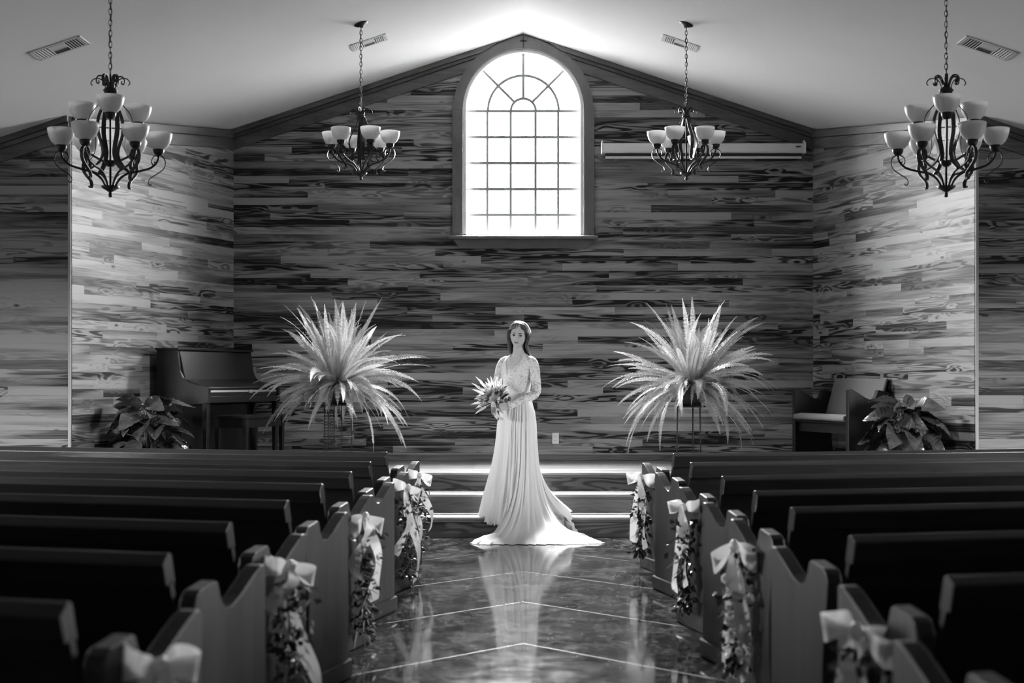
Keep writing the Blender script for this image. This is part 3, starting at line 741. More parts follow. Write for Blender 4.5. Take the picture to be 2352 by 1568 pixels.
ORD = ['frontmost', 'second', 'third', 'fourth', 'fifth', 'sixth', 'seventh', 'eighth']
PHR, PHL = math.radians(13.5), math.radians(16.0)
RIGHT = [(0.855, 10.27), (0.85, 9.2), (0.868, 7.95), (0.876, 6.96), (0.89, 6.14), (0.89, 5.12), (0.918, 4.16), (0.85, 3.28)]
LEFT = [(0.76, 10.45), (0.745, 9.26), (0.752, 8.32), (0.78, 7.40), (0.792, 6.45), (0.845, 5.54), (0.838, 4.63), (0.84, 3.72)]
BOWS_R = {0, 2, 4, 6}; BOWS_L = {0, 1, 3, 5, 7}
for i, (x, y) in enumerate(RIGHT):
    pew('church_pew', 'dark wooden pew right of the aisle, %s from the stage%s' % (ORD[i], ', white bow on its end' if i in BOWS_R else ', plain end'), (x, y, 0), PHR, 1, 3.9, group='pews right of the aisle')
for i, (x, y) in enumerate(LEFT):
    pew('church_pew', 'dark wooden pew left of the aisle, %s from the stage%s' % (ORD[i], ', white bow on its end' if i in BOWS_L else ', plain end'), (-x, y, 0), -PHL, -1, 3.9, group='pews left of the aisle')
# short upholstered bench on the right of the stage, facing the middle
fr = Vector((-0.935, -0.354, 0))
pew('short_bench', 'short dark bench with pale upholstered seat against the right recess wall', (3.045, 13.30, ST), math.atan2(0.935, -0.354)-0.0, 1, 1.0, True)
# ================================================================== PLANTS
def fern(x, y, zb, seed, label, stand_label, n=105, bias=0.0, kind=0):
    rnd = random.Random(seed)
    # stand: wire legs, rings and scrollwork
    sd = thing('plant_stand', stand_label, 'plant stand', (x, y, ST))
    zt = zb-ST
    if kind == 0:
        legs = [(-0.135, 0.02), (0.125, 0.05), (-0.02, -0.12), (-0.085, -0.06), (0.02, 0.13)]
    else:
        legs = [(-0.135, 0.06), (-0.005, -0.12), (0.09, 0.07)]
    for (a, b2) in legs: MB().tube([(a, b2, 0), (a*1.0, b2, zt*0.5), (a*0.95, b2, zt)], 0.0065 if kind else 0.005, 6).build('leg', M['iron'], sd, smooth=True)
    for z, rr in ((zt-0.004, 0.135), (zt*0.5, 0.135), (0.03, 0.135)):
        if kind and z < zt-0.01: continue
        MB().tube([(rr*math.cos(2*PI*k/24), rr*math.sin(2*PI*k/24), z) for k in range(25)], 0.006, 6, cap=False).build('ring', M['iron'], sd, smooth=True)
    MB().lathe([(0.0002, zt-0.004), (0.13, zt-0.004), (0.13, zt+0.003), (0.0002, zt+0.003)], 20).build('tray', M['iron'], sd)
    if kind == 0:
        for s0 in (-0.11, -0.055):
            m = MB()
            for k in range(9):
                zz = 0.05+k*(zt-0.1)/9
                m.tube([(s0+0.02*math.sin(t), -0.05-s0*0.3, zz+0.055*t/6.28) for t in [6.28*j/10 for j in range(11)]], 0.0028, 5)
                m.tube([(s0-0.02*math.sin(t), -0.05-s0*0.3, zz+0.055*t/6.28) for t in [6.28*j/10 for j in range(11)]], 0.0028, 5)
            m.build('scrollwork', M['iron'], sd, smooth=True)
    r = thing('potted_fern', label, 'fern', (x, y, zb+0.004))
    MB().lathe([(0.0002, 0.0), (0.085, 0.0), (0.10, 0.06), (0.118, 0.17), (0.125, 0.18), (0.125, 0.195), (0.112, 0.195), (0.105, 0.175), (0.0002, 0.17)], 22).build('pot', M['pot'], r, smooth=True)
    c0 = Vector((0, 0, 0.20))
    for i in range(n):
        az = i*2.39996+rnd.uniform(-0.3, 0.3); q = (i+0.5)/n
        el = math.radians(lerp(86, -22, q**0.95)+rnd.uniform(-8, 8))
        L = lerp(0.82, 0.84, q)*rnd.uniform(0.66, 1.1)
        g = lerp(0.4, 1.7, q**1.1)*rnd.uniform(0.6, 1.5)
        if i % 4 == 3:      # short young fronds falling over the pot
            el = math.radians(rnd.uniform(-10, 35)); L = rnd.uniform(0.30, 0.52); g = rnd.uniform(3.5, 7.0)
        d = Vector((math.cos(az)*math.cos(el), math.sin(az)*math.cos(el)*0.8, math.sin(el)))
        p = c0+Vector((math.cos(az), math.sin(az), 0))*rnd.uniform(0.01, 0.07)+Vector((0, 0, rnd.uniform(-0.03, 0.02)))
        npair = int(L/0.0135); ds = L/npair
        pts = [p.copy()]; dirs = [d.copy()]
        wob = rnd.uniform(-0.9, 0.9)
        for k in range(npair):
            f_ = k/npair
            d = d+Vector((-math.sin(az)*wob*ds, math.cos(az)*wob*ds, -g*ds*(0.35+1.5*f_)))
            d.normalize(); p = p+d*ds
            pts.append(p.copy()); dirs.append(d.copy())
        roll = rnd.uniform(-0.9, 0.9)
        m = MB(); m.tube(pts[::2]+([pts[-1]] if len(pts) % 2 == 0 else []), [lerp(0.0032, 0.0012, k/len(pts[::2])) for k in range(len(pts[::2])+(1 if len(pts) % 2 == 0 else 0))], 4)
        W_ = rnd.uniform(0.032, 0.045)
        for k in range(3, len(pts)):
            f_ = k/(len(pts)-1); t = dirs[k]
            nrm = Vector((0, 0, 1)) if abs(t.z) < 0.95 else Vector((math.cos(az), math.sin(az), 0))
            side = t.cross(nrm).normalized(); nn = side.cross(t).normalized()
            side = (side*math.cos(roll)+nn*math.sin(roll)); nn = t.cross(side)
            wl = W_*min(1.0, (f_-0.02)*7.0)*(1.0 if f_ < 0.6 else max(0.12, 1-((f_-0.6)/0.4)**1.5*0.9))*rnd.uniform(0.85, 1.1)
            for s in (-1, 1):
                a = pts[k]; tip = a+side*(s*wl)+t*(wl*0.22)-nn*(wl*rnd.uniform(-0.05, 0.25)); mid = a+side*(s*wl*0.45)
                hw = 0.0052
                m.add([a-t*hw*0.7, mid-t*hw+nn*0.001, tip, mid+t*hw*1.1+nn*0.001, a+t*hw*0.7], [(0, 1, 2, 3, 4)])
        m.build('frond', M['fern'], r, fix=False)
    return r
fern(-1.76, 13.50, 1.115, 5, 'bushy sword fern on a wire stand between the piano and the bride', 'black wire plant stand with scrollwork under the left fern', 165, kind=0)
fern(1.60, 13.50, 1.10, 9, 'bushy sword fern on a thin-legged stand right of the bride', 'thin three-legged black plant stand under the right fern', 170, kind=1)

def big_leaf(rnd, length, width, fold, curl):
    m = MB(); nu, nv = 11, 32
    def fn(u, v):
        s = u*2-1
        w = math.sin(PI*min(1, (v*0.96+0.04))**0.72)**0.85*width*0.5*(1.15 if v < 0.35 else 1.0)
        w = max(w, 0.002) if v < 0.995 else 0.001
        y = v*length-0.05*length*abs(s)*(1 if v < 0.3 else 0)*(0.3-v)/0.3*2.2
        z = abs(s)*w*fold+0.0048*math.sin(v*52-abs(s)*9)*min(1, abs(s)*2.5)*math.sin(PI*v)+0.010*math.sin(v*9+fold*20)*abs(s) - curl*(v**2)*length
        return (s*w, y, z)
    m.grid(fn, nu, nv); return m
def leafy(x, y, seed, label, n, rx, ry, hgt, zlow=0.12):
    rnd = random.Random(seed)
    r = thing('potted_plant', label, 'plant', (x, y, ST))
    MB().lathe([(0.0002, 0.0), (0.10, 0.0), (0.115, 0.08), (0.135, 0.2), (0.14, 0.22), (0.125, 0.22), (0.12, 0.2), (0.0002, 0.19)], 22).build('pot', M['pot'], r, smooth=True)
    for i in range(n):
        q = (i+0.5)/n; az = i*2.39996+rnd.uniform(-0.3, 0.3)
        rad = math.sqrt(q)*rnd.uniform(0.85, 1.05); zz = lerp(hgt, zlow, q**1.3)+rnd.uniform(-0.05, 0.04)
        base = Vector((math.cos(az)*rx*rad*0.72, math.sin(az)*ry*rad*0.72, zz))
        ln = rnd.uniform(0.22, 0.31); wd = ln*rnd.uniform(0.66, 0.80)
        lf = big_leaf(rnd, ln, wd, rnd.uniform(0.15, 0.5), rnd.uniform(0.15, 0.6)).build('leaf', M['bigleaf'], r, smooth=True, fix=False)
        pitch = lerp(0.35, -0.75, q)+rnd.uniform(-0.25, 0.25)
        lf.location = base; lf.rotation_euler = (Matrix.Rotation(az-PI/2+rnd.uniform(-0.5, 0.5), 3, 'Z') @ Matrix.Rotation(pitch, 3, 'X') @ Matrix.Rotation(rnd.uniform(-0.9, 0.9), 3, 'Y')).to_euler()
        MB().tube(catmull([(0.03*math.cos(az), 0.03*math.sin(az), 0.19), (base.x*0.45, base.y*0.45, lerp(0.2, zz, 0.75)), tuple(base)], 8), 0.0045, 5).build('petiole', M['bigleaf'], r, smooth=True)
leafy(-3.37, 12.76, 3, 'glossy broad-leaved plant in front of the piano on the stage', 46, 0.38, 0.20, 0.60)
leafy(3.42, 12.76, 8, 'glossy broad-leaved plant beside the short upholstered bench', 42, 0.34, 0.20, 0.60)

# ================================================================== PEW BOWS
def bow(x, y, z, face, seed, label, scale=1.0, tails=(0.40, 0.34), garland=0.48, flowers=0, group=None):
    """face: angle of the bow's front about z (0 faces the viewer)"""
    rnd = random.Random(seed)
    r = thing('pew_bow', label, 'bow', (x, y, z), face, group)
    # local: x right, -y front, z up
    for s in (-1, 1):
        P = []; Wd = []; A = 0.082*scale*rnd.uniform(0.85, 1.15); tilt = rnd.uniform(-0.6, 0.55); B = 0.05*scale
        for k in range(19):
            t = k/18; a = A*math.sin(PI*t)**0.8*(1.0); b2 = -B*math.sin(2*PI*t)-0.02
            w = (0.010+0.026*math.sin(PI*t)**0.6+0.003*math.sin(11*t+seed))*scale
            P.append((s*(a*math.cos(tilt)+0.006), b2, a*math.sin(tilt)-0.25*a*a/A)); Wd.append((0.006*math.sin(7*t)*s, -0.35*w*math.cos(PI*t), w))
        MB().strip(P, Wd).build('loop', M['ribbon'], r, smooth=True, fix=False)
    MB().ball((0, -0.03*scale, 0), (0.020*scale, 0.016*scale, 0.024*scale), 10, 7).build('knot', M['ribbon'], r, smooth=True)
    for s, ln in zip((-1, 1), tails):
        P = []; Wd = []; ph = rnd.uniform(0, 6); sp = rnd.uniform(0.02, 0.09)*s
        for k in range(25):
            t = k/24; tw = 0.9*math.sin(t*5+ph)*t
            w = (0.008+0.018*min(1, t*4))*scale*(1 if k < 24 else 0.7)
            P.append((sp*t+0.028*math.sin(t*5.5+ph)*t**0.5, -0.035-0.025*math.sin(t*6+ph)-0.02*t, -ln*t)); Wd.append((w*math.cos(tw), w*math.sin(tw), 0.010*s))
        MB().strip(P, Wd).build('tail', M['ribbon'], r, smooth=True, fix=False)
    m = MB(); tw = MB()
    for k in range(210):
        t = rnd.random(); c0 = Vector((rnd.gauss(0, 0.036)*(1.1-0.5*t), 0.005-abs(rnd.gauss(0, 0.028)), -0.05-garland*t))
        d = Vector((rnd.gauss(0, 0.8), rnd.gauss(-0.3, 0.6), rnd.gauss(-0.7, 0.6))).normalized(); ln = rnd.uniform(0.03, 0.06)
        sd = d.orthogonal().normalized()*ln*0.28; nn = d.cross(sd).normalized()
        m.add([c0, c0+d*ln*0.5+sd+nn*0.004, c0+d*ln, c0+d*ln*0.5-sd+nn*0.004, c0+d*ln*0.5], [(0, 1, 4), (1, 2, 4), (2, 3, 4), (3, 0, 4)])
    m.tube([(0, -0.005, -0.02), (0.01, -0.012, -0.05-garland*0.5), (-0.005, -0.01, -0.05-garland)], 0.004, 5)
    m.build('garland', M['foliage'], r, fix=False)['kind'] = 'stuff'
    for k in range(16):
        t = rnd.random(); c0 = Vector((rnd.gauss(0, 0.02), -0.03, -0.15-garland*0.8*t)); d = Vector((rnd.uniform(-1, 1), rnd.uniform(-0.9, 0.1), rnd.uniform(-1.2, 0.1))).normalized()
        tw.tube([c0, c0+d*0.05, c0+d*0.085+Vector((0, 0, -0.02))], [0.0022, 0.002, 0.001], 4)
    tw.build('twigs', M['twig'], r)['kind'] = 'stuff'
    for k in range(flowers):
        c0 = Vector((rnd.gauss(-0.01, 0.035), -0.05, -0.10-garland*0.8*(k+0.5)/max(1, flowers))); fm = MB()
        for j in range(7):
            a = j*2*PI/7; fm.ball(c0+Vector((0.014*math.cos(a), -0.004, 0.012*math.sin(a))), (0.012, 0.006, 0.012), 7, 5)
        fm.build('flower', M['ribbon'], r, smooth=True)
    return r
def bow_on(sgn, i, **kw):
    x, y = (RIGHT if sgn > 0 else LEFT)[i]; ph = PHR if sgn > 0 else PHL
    yb, off, z = kw.pop('yb', -0.20), kw.pop('off', 0.055), kw.pop('z', 0.665)
    ux, uy = math.cos(ph)*sgn, math.sin(ph); vx, vy = math.sin(ph)*sgn, -math.cos(ph)
    bx = sgn*x-ux*off+vx*(-yb); by = y-uy*off+vy*(-yb)
    bow(bx, by, z, -sgn*0.62+kw.pop('turn', 0.0), **kw)
bow_on(-1, 0, seed=1, label='white ribbon bow with greenery on the frontmost left pew', scale=1.0, tails=(0.50, 0.40), garland=0.5, yb=-0.2)
bow_on(-1, 1, seed=2, label='white ribbon bow with long twisting tail on the second left pew', scale=1.05, tails=(0.42, 0.60), garland=0.52)
bow_on(-1, 3, seed=4, label='white ribbon bow with dark greenery on the fourth left pew', scale=1.1, tails=(0.30, 0.42), garland=0.52, yb=-0.28)
bow_on(-1, 5, seed=6, label='white ribbon bow with trailing greenery on the sixth left pew', scale=1.05, tails=(0.16, 0.50), garland=0.50, yb=-0.29)
bow_on(-1, 7, seed=8, label='large blurred white bow nearest the viewer at the bottom left', scale=1.15, tails=(0.30, 0.30), garland=0.30, yb=-0.31, off=0.045)
bow_on(1, 0, seed=11, label='white ribbon bow with wide tails on the frontmost right pew', scale=1.15, tails=(0.46, 0.50), garland=0.5, yb=-0.19)
bow_on(1, 2, seed=13, label='white ribbon bow with looped tail on the third right pew', scale=1.0, tails=(0.45, 0.42), garland=0.52, yb=-0.27)
bow_on(1, 4, seed=15, label='white ribbon bow with white flowers on the fifth right pew', scale=1.1, tails=(0.52, 0.56), garland=0.46, flowers=5, yb=-0.23)
bow_on(1, 6, seed=17, label='blurred white bow nearest the viewer at the bottom right', scale=1.1, tails=(0.34, 0.36), garland=0.3, yb=-0.26)
# ================================================================== THE BRIDE
def lace_material(cover, name):
    n = NT(name); p = n.obj()
    w = n.noise(p, 75, 3, 0.6, 0.5)
    vo = n.n('ShaderNodeTexVoronoi'); vo.inputs['Scale'].default_value = 110.0; vo.feature = 'SMOOTH_F1'
    n.l(n.vec('ADD', p, n.vec('MULTIPLY', n.n('ShaderNodeTexNoise').outputs['Color'], (0.02, 0.02, 0.02))), vo.inputs['Vector'])
    big = n.noise(p, 32, 3, 0.55, 0.8)
    t = n.math('MULTIPLY_ADD', w, 0.7, n.math('MULTIPLY', big, 0.9)); t = n.math('MULTIPLY_ADD', vo.outputs['Distance'], -0.35, t)
    col = n.ramp(t, [(0.5+cover-0.04, 0.50), (0.5+cover+0.05, 0.88)])
    n.l(col, n.b.inputs['Base Color']); n.b.inputs['Roughness'].default_value = 0.7; n.b.inputs['Sheen Weight'].default_value = 0.2
    n.bump(t, 0.5, 0.006); return n.m
M['lace'] = lace_material(0.03, 'lace_bodice'); M['lace_sleeve'] = lace_material(0.08, 'lace_sleeve')
M['skin'] = simple('skin', 0.68, 0.5, var=0.05, scale=20, spec=0.35)
M['hair'] = None
def hair_material():
    n = NT('hair'); p = n.obj(); f = n.noise(n.vec('MULTIPLY', p, (1, 1, 0.12)), 120, 3)
    n.color(n.ramp(f, [(0.3, 0.03), (0.7, 0.13)])); n.b.inputs['Roughness'].default_value = 0.32
    n.b.inputs['Specular IOR Level'].default_value = 0.7; n.b.inputs['Sheen Weight'].default_value = 0.5; n.b.inputs['Sheen Roughness'].default_value = 0.3
    n.bump(f, 0.4, 0.004); return n.m
M['hair'] = hair_material()
M['chiffon'] = simple('white_chiffon', 0.86, 0.75, trans=0.25, sheen=0.25)
M['eye_white'] = simple('eye_white', 0.6, 0.3); M['iris'] = simple('iris', 0.02, 0.2)
M['brow'] = simple('eyebrow_hair', 0.08, 0.7); M['lip'] = simple('lips', 0.34, 0.45)
M['petal'] = simple('white_petal', 0.80, 0.6, trans=0.25, var=0.05, scale=40)
M['petal_dark'] = simple('dark_petal', 0.09, 0.6, var=0.5, scale=40)
M['stem'] = simple('bouquet_stem', 0.14, 0.6)
BX, BY, BZ = -0.045, 12.38, RI
PH = math.radians(-35); F = Vector((math.sin(PH), -math.cos(PH), 0)); LT = Vector((math.cos(PH), math.sin(PH), 0))
TORSO = [(0.60, .105, .085, 0), (0.85, .118, .092, 0), (0.95, .112, .086, 0), (1.03, .108, .084, 0), (1.10, .117, .092, .004), (1.18, .134, .104, .010),
         (1.235, .142, .112, .016), (1.30, .150, .097, .004), (1.345, .152, .078, -.006), (1.375, .128, .062, -.012), (1.40, .072, .050, -.014), (1.43, .044, .042, -.018), (1.50, .040, .040, -.020)]
def torso_pt(psi, z, off=0.0):
    a, b, sh = interp(TORSO, z)
    bust = 0.022*math.exp(-((z-1.235)/0.045)**2)*(math.exp(-((psi-0.45)/0.33)**2)+math.exp(-((psi+0.45)/0.33)**2))
    c0 = Vector((-0.004, 0, 0))*1.0 + F*sh
    return c0 + LT*((a+off)*math.sin(psi)) + F*((b+off)*math.cos(psi)+bust) + Vector((0, 0, z))
body = MB()
body.grid(lambda u, v: torso_pt(u*2*PI, lerp(0.60, 1.50, v)), 40, 46, closed=True)
n0 = len(body.v); body.f.append(tuple(range(40))); body.f.append(tuple(range(40*45, 40*46)))
# legs under the gown
for s in (-1, 1):
    hp = LT*(0.075*s)
    body.capsule([hp*0.8+Vector((0, 0, 0.70)), hp*0.9+F*0.01+Vector((0, 0, 0.46)), hp*0.9+Vector((0, 0, 0.30)), hp*0.9+Vector((0, 0, 0.10))], [0.062, 0.05, 0.044, 0.032])
    body.capsule([hp*0.9+F*(-0.02)+Vector((0, 0, 0.06)), hp*0.9+F*0.12+Vector((0, 0, 0.03))], [0.034, 0.026])
# arms
SHL = Vector((0.122, -0.082, 1.345)); ELL = Vector((0.150, -0.115, 1.065)); WRL = Vector((-0.080, -0.215, 0.955))
SHR = Vector((-0.128, 0.080, 1.345)); ELR = Vector((-0.185, -0.01, 1.08)); WRR = Vector((-0.205, -0.185, 0.935))
ARML = catmull([SHL+Vector((-0.045, 0.03, 0.012)), SHL+Vector((0.006, 0, -0.03)), lerp(SHL, ELL, 0.55)+Vector((0.012, 0, 0)), ELL, lerp(ELL, WRL, 0.45), WRL], 22)
ARMR = catmull([SHR+Vector((0.045, -0.03, 0.012)), SHR+Vector((-0.006, 0, -0.03)), lerp(SHR, ELR, 0.55)+Vector((-0.01, 0, 0)), ELR, lerp(ELR, WRR, 0.45), WRR], 22)
ARAD = [interp([(0, .024), (0.07, .040), (0.2, .044), (0.4, .039), (0.58, .036), (0.72, .034), (1, .024)], k/21)[0] for k in range(22)]
body.capsule(ARML, ARAD, 14); body.capsule(ARMR, ARAD, 14)
def hand(mb, wrist, d, pn, curl, thumb_side, sp=0.0165):
    """palm + five fingers; d direction of the palm, pn palm normal (fingers close towards it)"""
    d = Vector(d).normalized(); pn = Vector(pn); pn = (pn-d*pn.dot(d)).normalized(); lat = d.cross(pn)*thumb_side
    wrist = Vector(wrist)
    lens = [0.066, 0.074, 0.068, 0.052]
    for k in range(4):
        o = (1.5-k)*sp
        kn = wrist+d*(0.082-0.006*abs(k-1))+lat*o
        mb.capsule([wrist+lat*o*0.55, wrist+d*0.045+lat*o*0.9, kn], [0.013, 0.0125, 0.0095], 8)
        p = kn; dd = d.copy(); ang = 0.0; P = [p.copy()]
        for j, fr in enumerate((0.44, 0.31, 0.25)):
            ang += curl[k]*(0.9, 1.1, 0.8)[j]
            dd = d*math.cos(ang)+pn*math.sin(ang); p = p+dd*lens[k]*fr; P.append(p.copy())
        mb.capsule(P, [0.0088, 0.0082, 0.0076, 0.0066], 8)
    t0 = wrist+d*0.022+lat*0.022; t1 = t0+(d*0.55+lat*0.75+pn*0.25).normalized()*0.036; t2 = t1+(d*0.75+lat*0.15+pn*0.6).normalized()*0.030; t3 = t2+(d*0.7-lat*0.15+pn*0.7).normalized()*0.024
    mb.capsule([t0, t1, t2, t3], [0.013, 0.0105, 0.0092, 0.0074], 8)
hand(body, WRL, (-1, -0.12, -0.10), (0.0, 1, 0.12), (0.62, 0.66, 0.70, 0.74), -1)
hand(body, WRR, (0.25, -0.42, -0.75), (0.85, 0.35, 0.1), (0.45, 0.5, 0.55, 0.6), 1)
# head, in its own frame then posed
HC = Vector((0.004, -0.008, 1.564)); HR = (Matrix.Rotation(math.radians(-10), 3, 'Z') @ Matrix.Rotation(math.radians(5), 3, 'Y') @ Matrix.Rotation(math.radians(3), 3, 'X'))
def hp_(v): return HC+HR @ Vector(v)
def head_fn(u, v):
    th = u*2*PI; ph = PI*(v*0.998+0.001)
    x, y, z = math.sin(ph)*math.sin(th), -math.sin(ph)*math.cos(th), math.cos(ph)
    X, Y, Z = x*0.075, y*0.095, z*0.1165
    fr = max(0, -y)
    if z < 0.15:
        k = (0.15-z)/1.15
        X *= 1-0.43*k**1.7; Y *= 1-0.06*k
        if y > 0: Y *= 1-0.55*k
    if y < 0: Y *= 0.95
    # brow, sockets, cheeks, chin
    for s in (-1, 1):
        dx, dz = X-s*0.031, Z-0.002
        Y += 0.0085*fr*math.exp(-(dx/0.014)**2-(dz/0.010)**2)
        Y -= 0.003*fr*math.exp(-((X-s*0.030)/0.02)**2-((Z-0.022)/0.008)**2)
        Y -= 0.004*fr*math.exp(-((X-s*0.038)/0.016)**2-((Z+0.030)/0.018)**2)
    Y -= 0.008*fr*math.exp(-(X/0.02)**2-((Z+0.098)/0.018)**2)
    Y -= 0.004*fr*math.exp(-(X/0.022)**2-((Z+0.060)/0.012)**2)
    return hp_((X, Y, Z))
hn = len(body.v); body.grid(head_fn, 40, 32, closed=True); body.f.append(tuple(range(hn, hn+40))); body.f.append(tuple(range(hn+40*31, hn+40*32)))
body.capsule([hp_((0, -0.086, 0.014)), hp_((0, -0.097, -0.010)), hp_((0, -0.105, -0.027))], [0.0065, 0.008, 0.0105], 8)
for s in (-1, 1):
    body.capsule([hp_((s*0.011, -0.094, -0.030)), hp_((s*0.006, -0.096, -0.031))], [0.007, 0.007], 8)
    body.capsule([hp_((s*0.071, 0.006, 0.012)), hp_((s*0.073, 0.008, -0.018))], [0.010, 0.007], 8)
body.capsule([Vector((-0.006, 0.0, 1.38)), Vector((-0.004, 0.012, 1.43)), hp_((0, 0.026, -0.05))], [0.050, 0.042, 0.042], 14)
tmp = body.build('tmp_body', None)
rm = tmp.modifiers.new('r', 'REMESH'); rm.mode = 'VOXEL'; rm.voxel_size = 0.0035; rm.use_smooth_shade = True
sm = tmp.modifiers.new('s', 'SMOOTH'); sm.factor = 0.5; sm.iterations = 2
dg = bpy.context.evaluated_depsgraph_get()
me = bpy.data.meshes.new_from_object(tmp.evaluated_get(dg))
bpy.data.objects.remove(tmp)
me.name = 'person'; me.materials.clear(); me.materials.append(M['skin'])
for p in me.polygons: p.use_smooth = True
bride = bpy.data.objects.new('person', me); COL.objects.link(bride); bride.location = (BX, BY, BZ)
tag(bride, 'woman in a white lace wedding gown standing on the steps holding a bouquet', 'person')
# face details
for s in (-1, 1):
    e = MB().ball(hp_((s*0.031, -0.0755, 0.002)), 0.0118, 12, 9).build('eye', M['eye_white'], bride, smooth=True)
    c_ = Vector((s*0.031+0.0045, -0.0862, 0.0025))
    MB().ball(hp_(c_), (0.0058, 0.0028, 0.0058), 10, 7).build('iris', M['iris'], e, smooth=True)
    MB().tube(catmull([hp_((s*0.031-0.0145, -0.0835, 0.001)), hp_((s*0.031-0.006, -0.0885, 0.0085)), hp_((s*0.031+0.006, -0.0885, 0.0085)), hp_((s*0.031+0.0145, -0.083, 0.001))], 12), [0.0012]+[0.0024]*10+[0.0012], 6).build('eyelash', M['iris'], bride, smooth=True)
    MB().tube(catmull([hp_((s*0.0175, -0.0935, 0.0195)), hp_((s*0.028, -0.0925, 0.0245)), hp_((s*0.047, -0.081, 0.0195))], 10), [0.003]*6+[0.0026, 0.002, 0.0016, 0.001], 6).build('eyebrow', M['brow'], bride, smooth=True)
lp = MB()
lp.tube(catmull([hp_((-0.0225, -0.086, -0.0560)), hp_((-0.010, -0.0955, -0.0530)), hp_((0, -0.097, -0.0545)), hp_((0.010, -0.0955, -0.0530)), hp_((0.0225, -0.086, -0.0560))], 14), [0.0012]+[0.0035]*12+[0.0012], 8)
lp.tube(catmull([hp_((-0.020, -0.087, -0.0585)), hp_((0, -0.0955, -0.0625)), hp_((0.020, -0.087, -0.0585))], 14), [0.0012]+[0.0042]*12+[0.0012], 8)
lp.build('lips', M['lip'], bride, smooth=True)
# hair: cap and long locks
hr = MB()
def cap_fn(u, v):
    th = u*2*PI; ph = PI*(v*0.62+0.001)
    x, y, z = math.sin(ph)*math.sin(th), -math.sin(ph)*math.cos(th), math.cos(ph)
    P_ = Vector((x*0.085, y*0.100+0.014, z*0.123+0.002))
    return P_
nu, nv = 48, 26; vs = [[cap_fn(i/nu, j/(nv-1)) for i in range(nu)] for j in range(nv)]
idx = {}; V_ = []; Fc = []
def keep(p):
    if p.y > 0.012: return True
    zl = 0.068 if abs(p.x) < 0.045 else 0.068-(abs(p.x)-0.045)*4.2
    return p.z > zl
for j in range(nv-1):
    for i in range(nu):
        q = [vs[j][i], vs[j][(i+1) % nu], vs[j+1][(i+1) % nu], vs[j+1][i]]
        if all(keep(p) for p in q):
            n_ = len(V_); V_ += [hp_(p) for p in q]; Fc.append((n_, n_+1, n_+2, n_+3))
hr.add(V_, Fc)
rnd = random.Random(77)
for s in (-1, 1):
    for k in range(34):
        f_ = k/33
        y0 = lerp(-0.072, 0.075, f_); part = -0.016
        zt_ = 0.121*math.sqrt(max(0.05, 1-((y0-0.014)/0.1)**2))+0.004
        jx = rnd.uniform(-0.004, 0.006); jy = rnd.uniform(-0.008, 0.008)
        side_y = lerp(-0.020, 0.075, f_)+jy
        P_ = [(part+s*0.004, y0, zt_), (s*(0.048+jx), lerp(y0, side_y, 0.35), zt_*0.80+0.006), (s*(0.085+jx), lerp(y0, side_y, 0.75), 0.032), (s*(0.087+jx)*(1-0.15*f_), side_y, -0.025), (s*(0.078+jx)*(1-0.3*f_), side_y+0.010, -0.08)]
        w3 = [hp_(p) for p in P_]
        end = w3[-1]
        if s > 0: tail = [end+Vector((0.012+0.012*rnd.random(), 0.012, -0.05)), end+Vector((0.036+0.02*rnd.random(), 0.022, -0.105-0.03*rnd.random()))]
        else: tail = [end+Vector((0.006, 0.02, -0.045)), end+Vector((0.018+0.01*rnd.random(), 0.05, -0.09-0.03*rnd.random()))]
        pts = catmull(w3+tail, 20)
        hr.tube(pts, [interp([(0, .004), (.2, .009), (.7, .0095), (1, .003)], q/19)[0]*rnd.uniform(0.95, 1.05) for q in range(20)], 6)
for k in range(16):       # back fall behind the neck
    a = lerp(-1, 1, k/15)
    w3 = [hp_((0.07*a, 0.085-0.03*abs(a), 0.02)), hp_((0.068*a, 0.088-0.02*abs(a), -0.06)), hp_((0.066*a, 0.085, -0.12)), hp_((0.062*a+0.012, 0.09, -0.19))]
    hr.tube(catmull(w3, 12), [0.014]*9+[0.011, 0.008, 0.003], 6)
hr.build('hair', M['hair'], bride, smooth=True, fix=False)
# bodice: lace with a V neckline
def bod_fn(u, v):
    psi = u*2*PI
    p = psi if psi < PI else psi-2*PI
    ap = abs(p)
    zm = 1.270+0.138*smooth01((ap-0.12)/0.80)+0.006*math.sin(ap*26)
    if ap > 2.0: zm = 1.408-0.02*smooth01((ap-2.0)/1.1)
    z = lerp(1.005, zm, v)
    return torso_pt(psi, z, 0.0045)
MB().grid(bod_fn, 96, 48, closed=True).build('bodice', M['lace'], bride, smooth=True)
for A_ in (ARML, ARMR):
    rr = [r0+0.0045+0.0012*math.sin(i*2.3) for i, r0 in enumerate(ARAD)]
    MB().tube(A_[:-1]+[A_[-1]+(A_[-1]-A_[-2])*0.3], rr, 20, cap=False).build('sleeve', M['lace_sleeve'], bride, smooth=True)
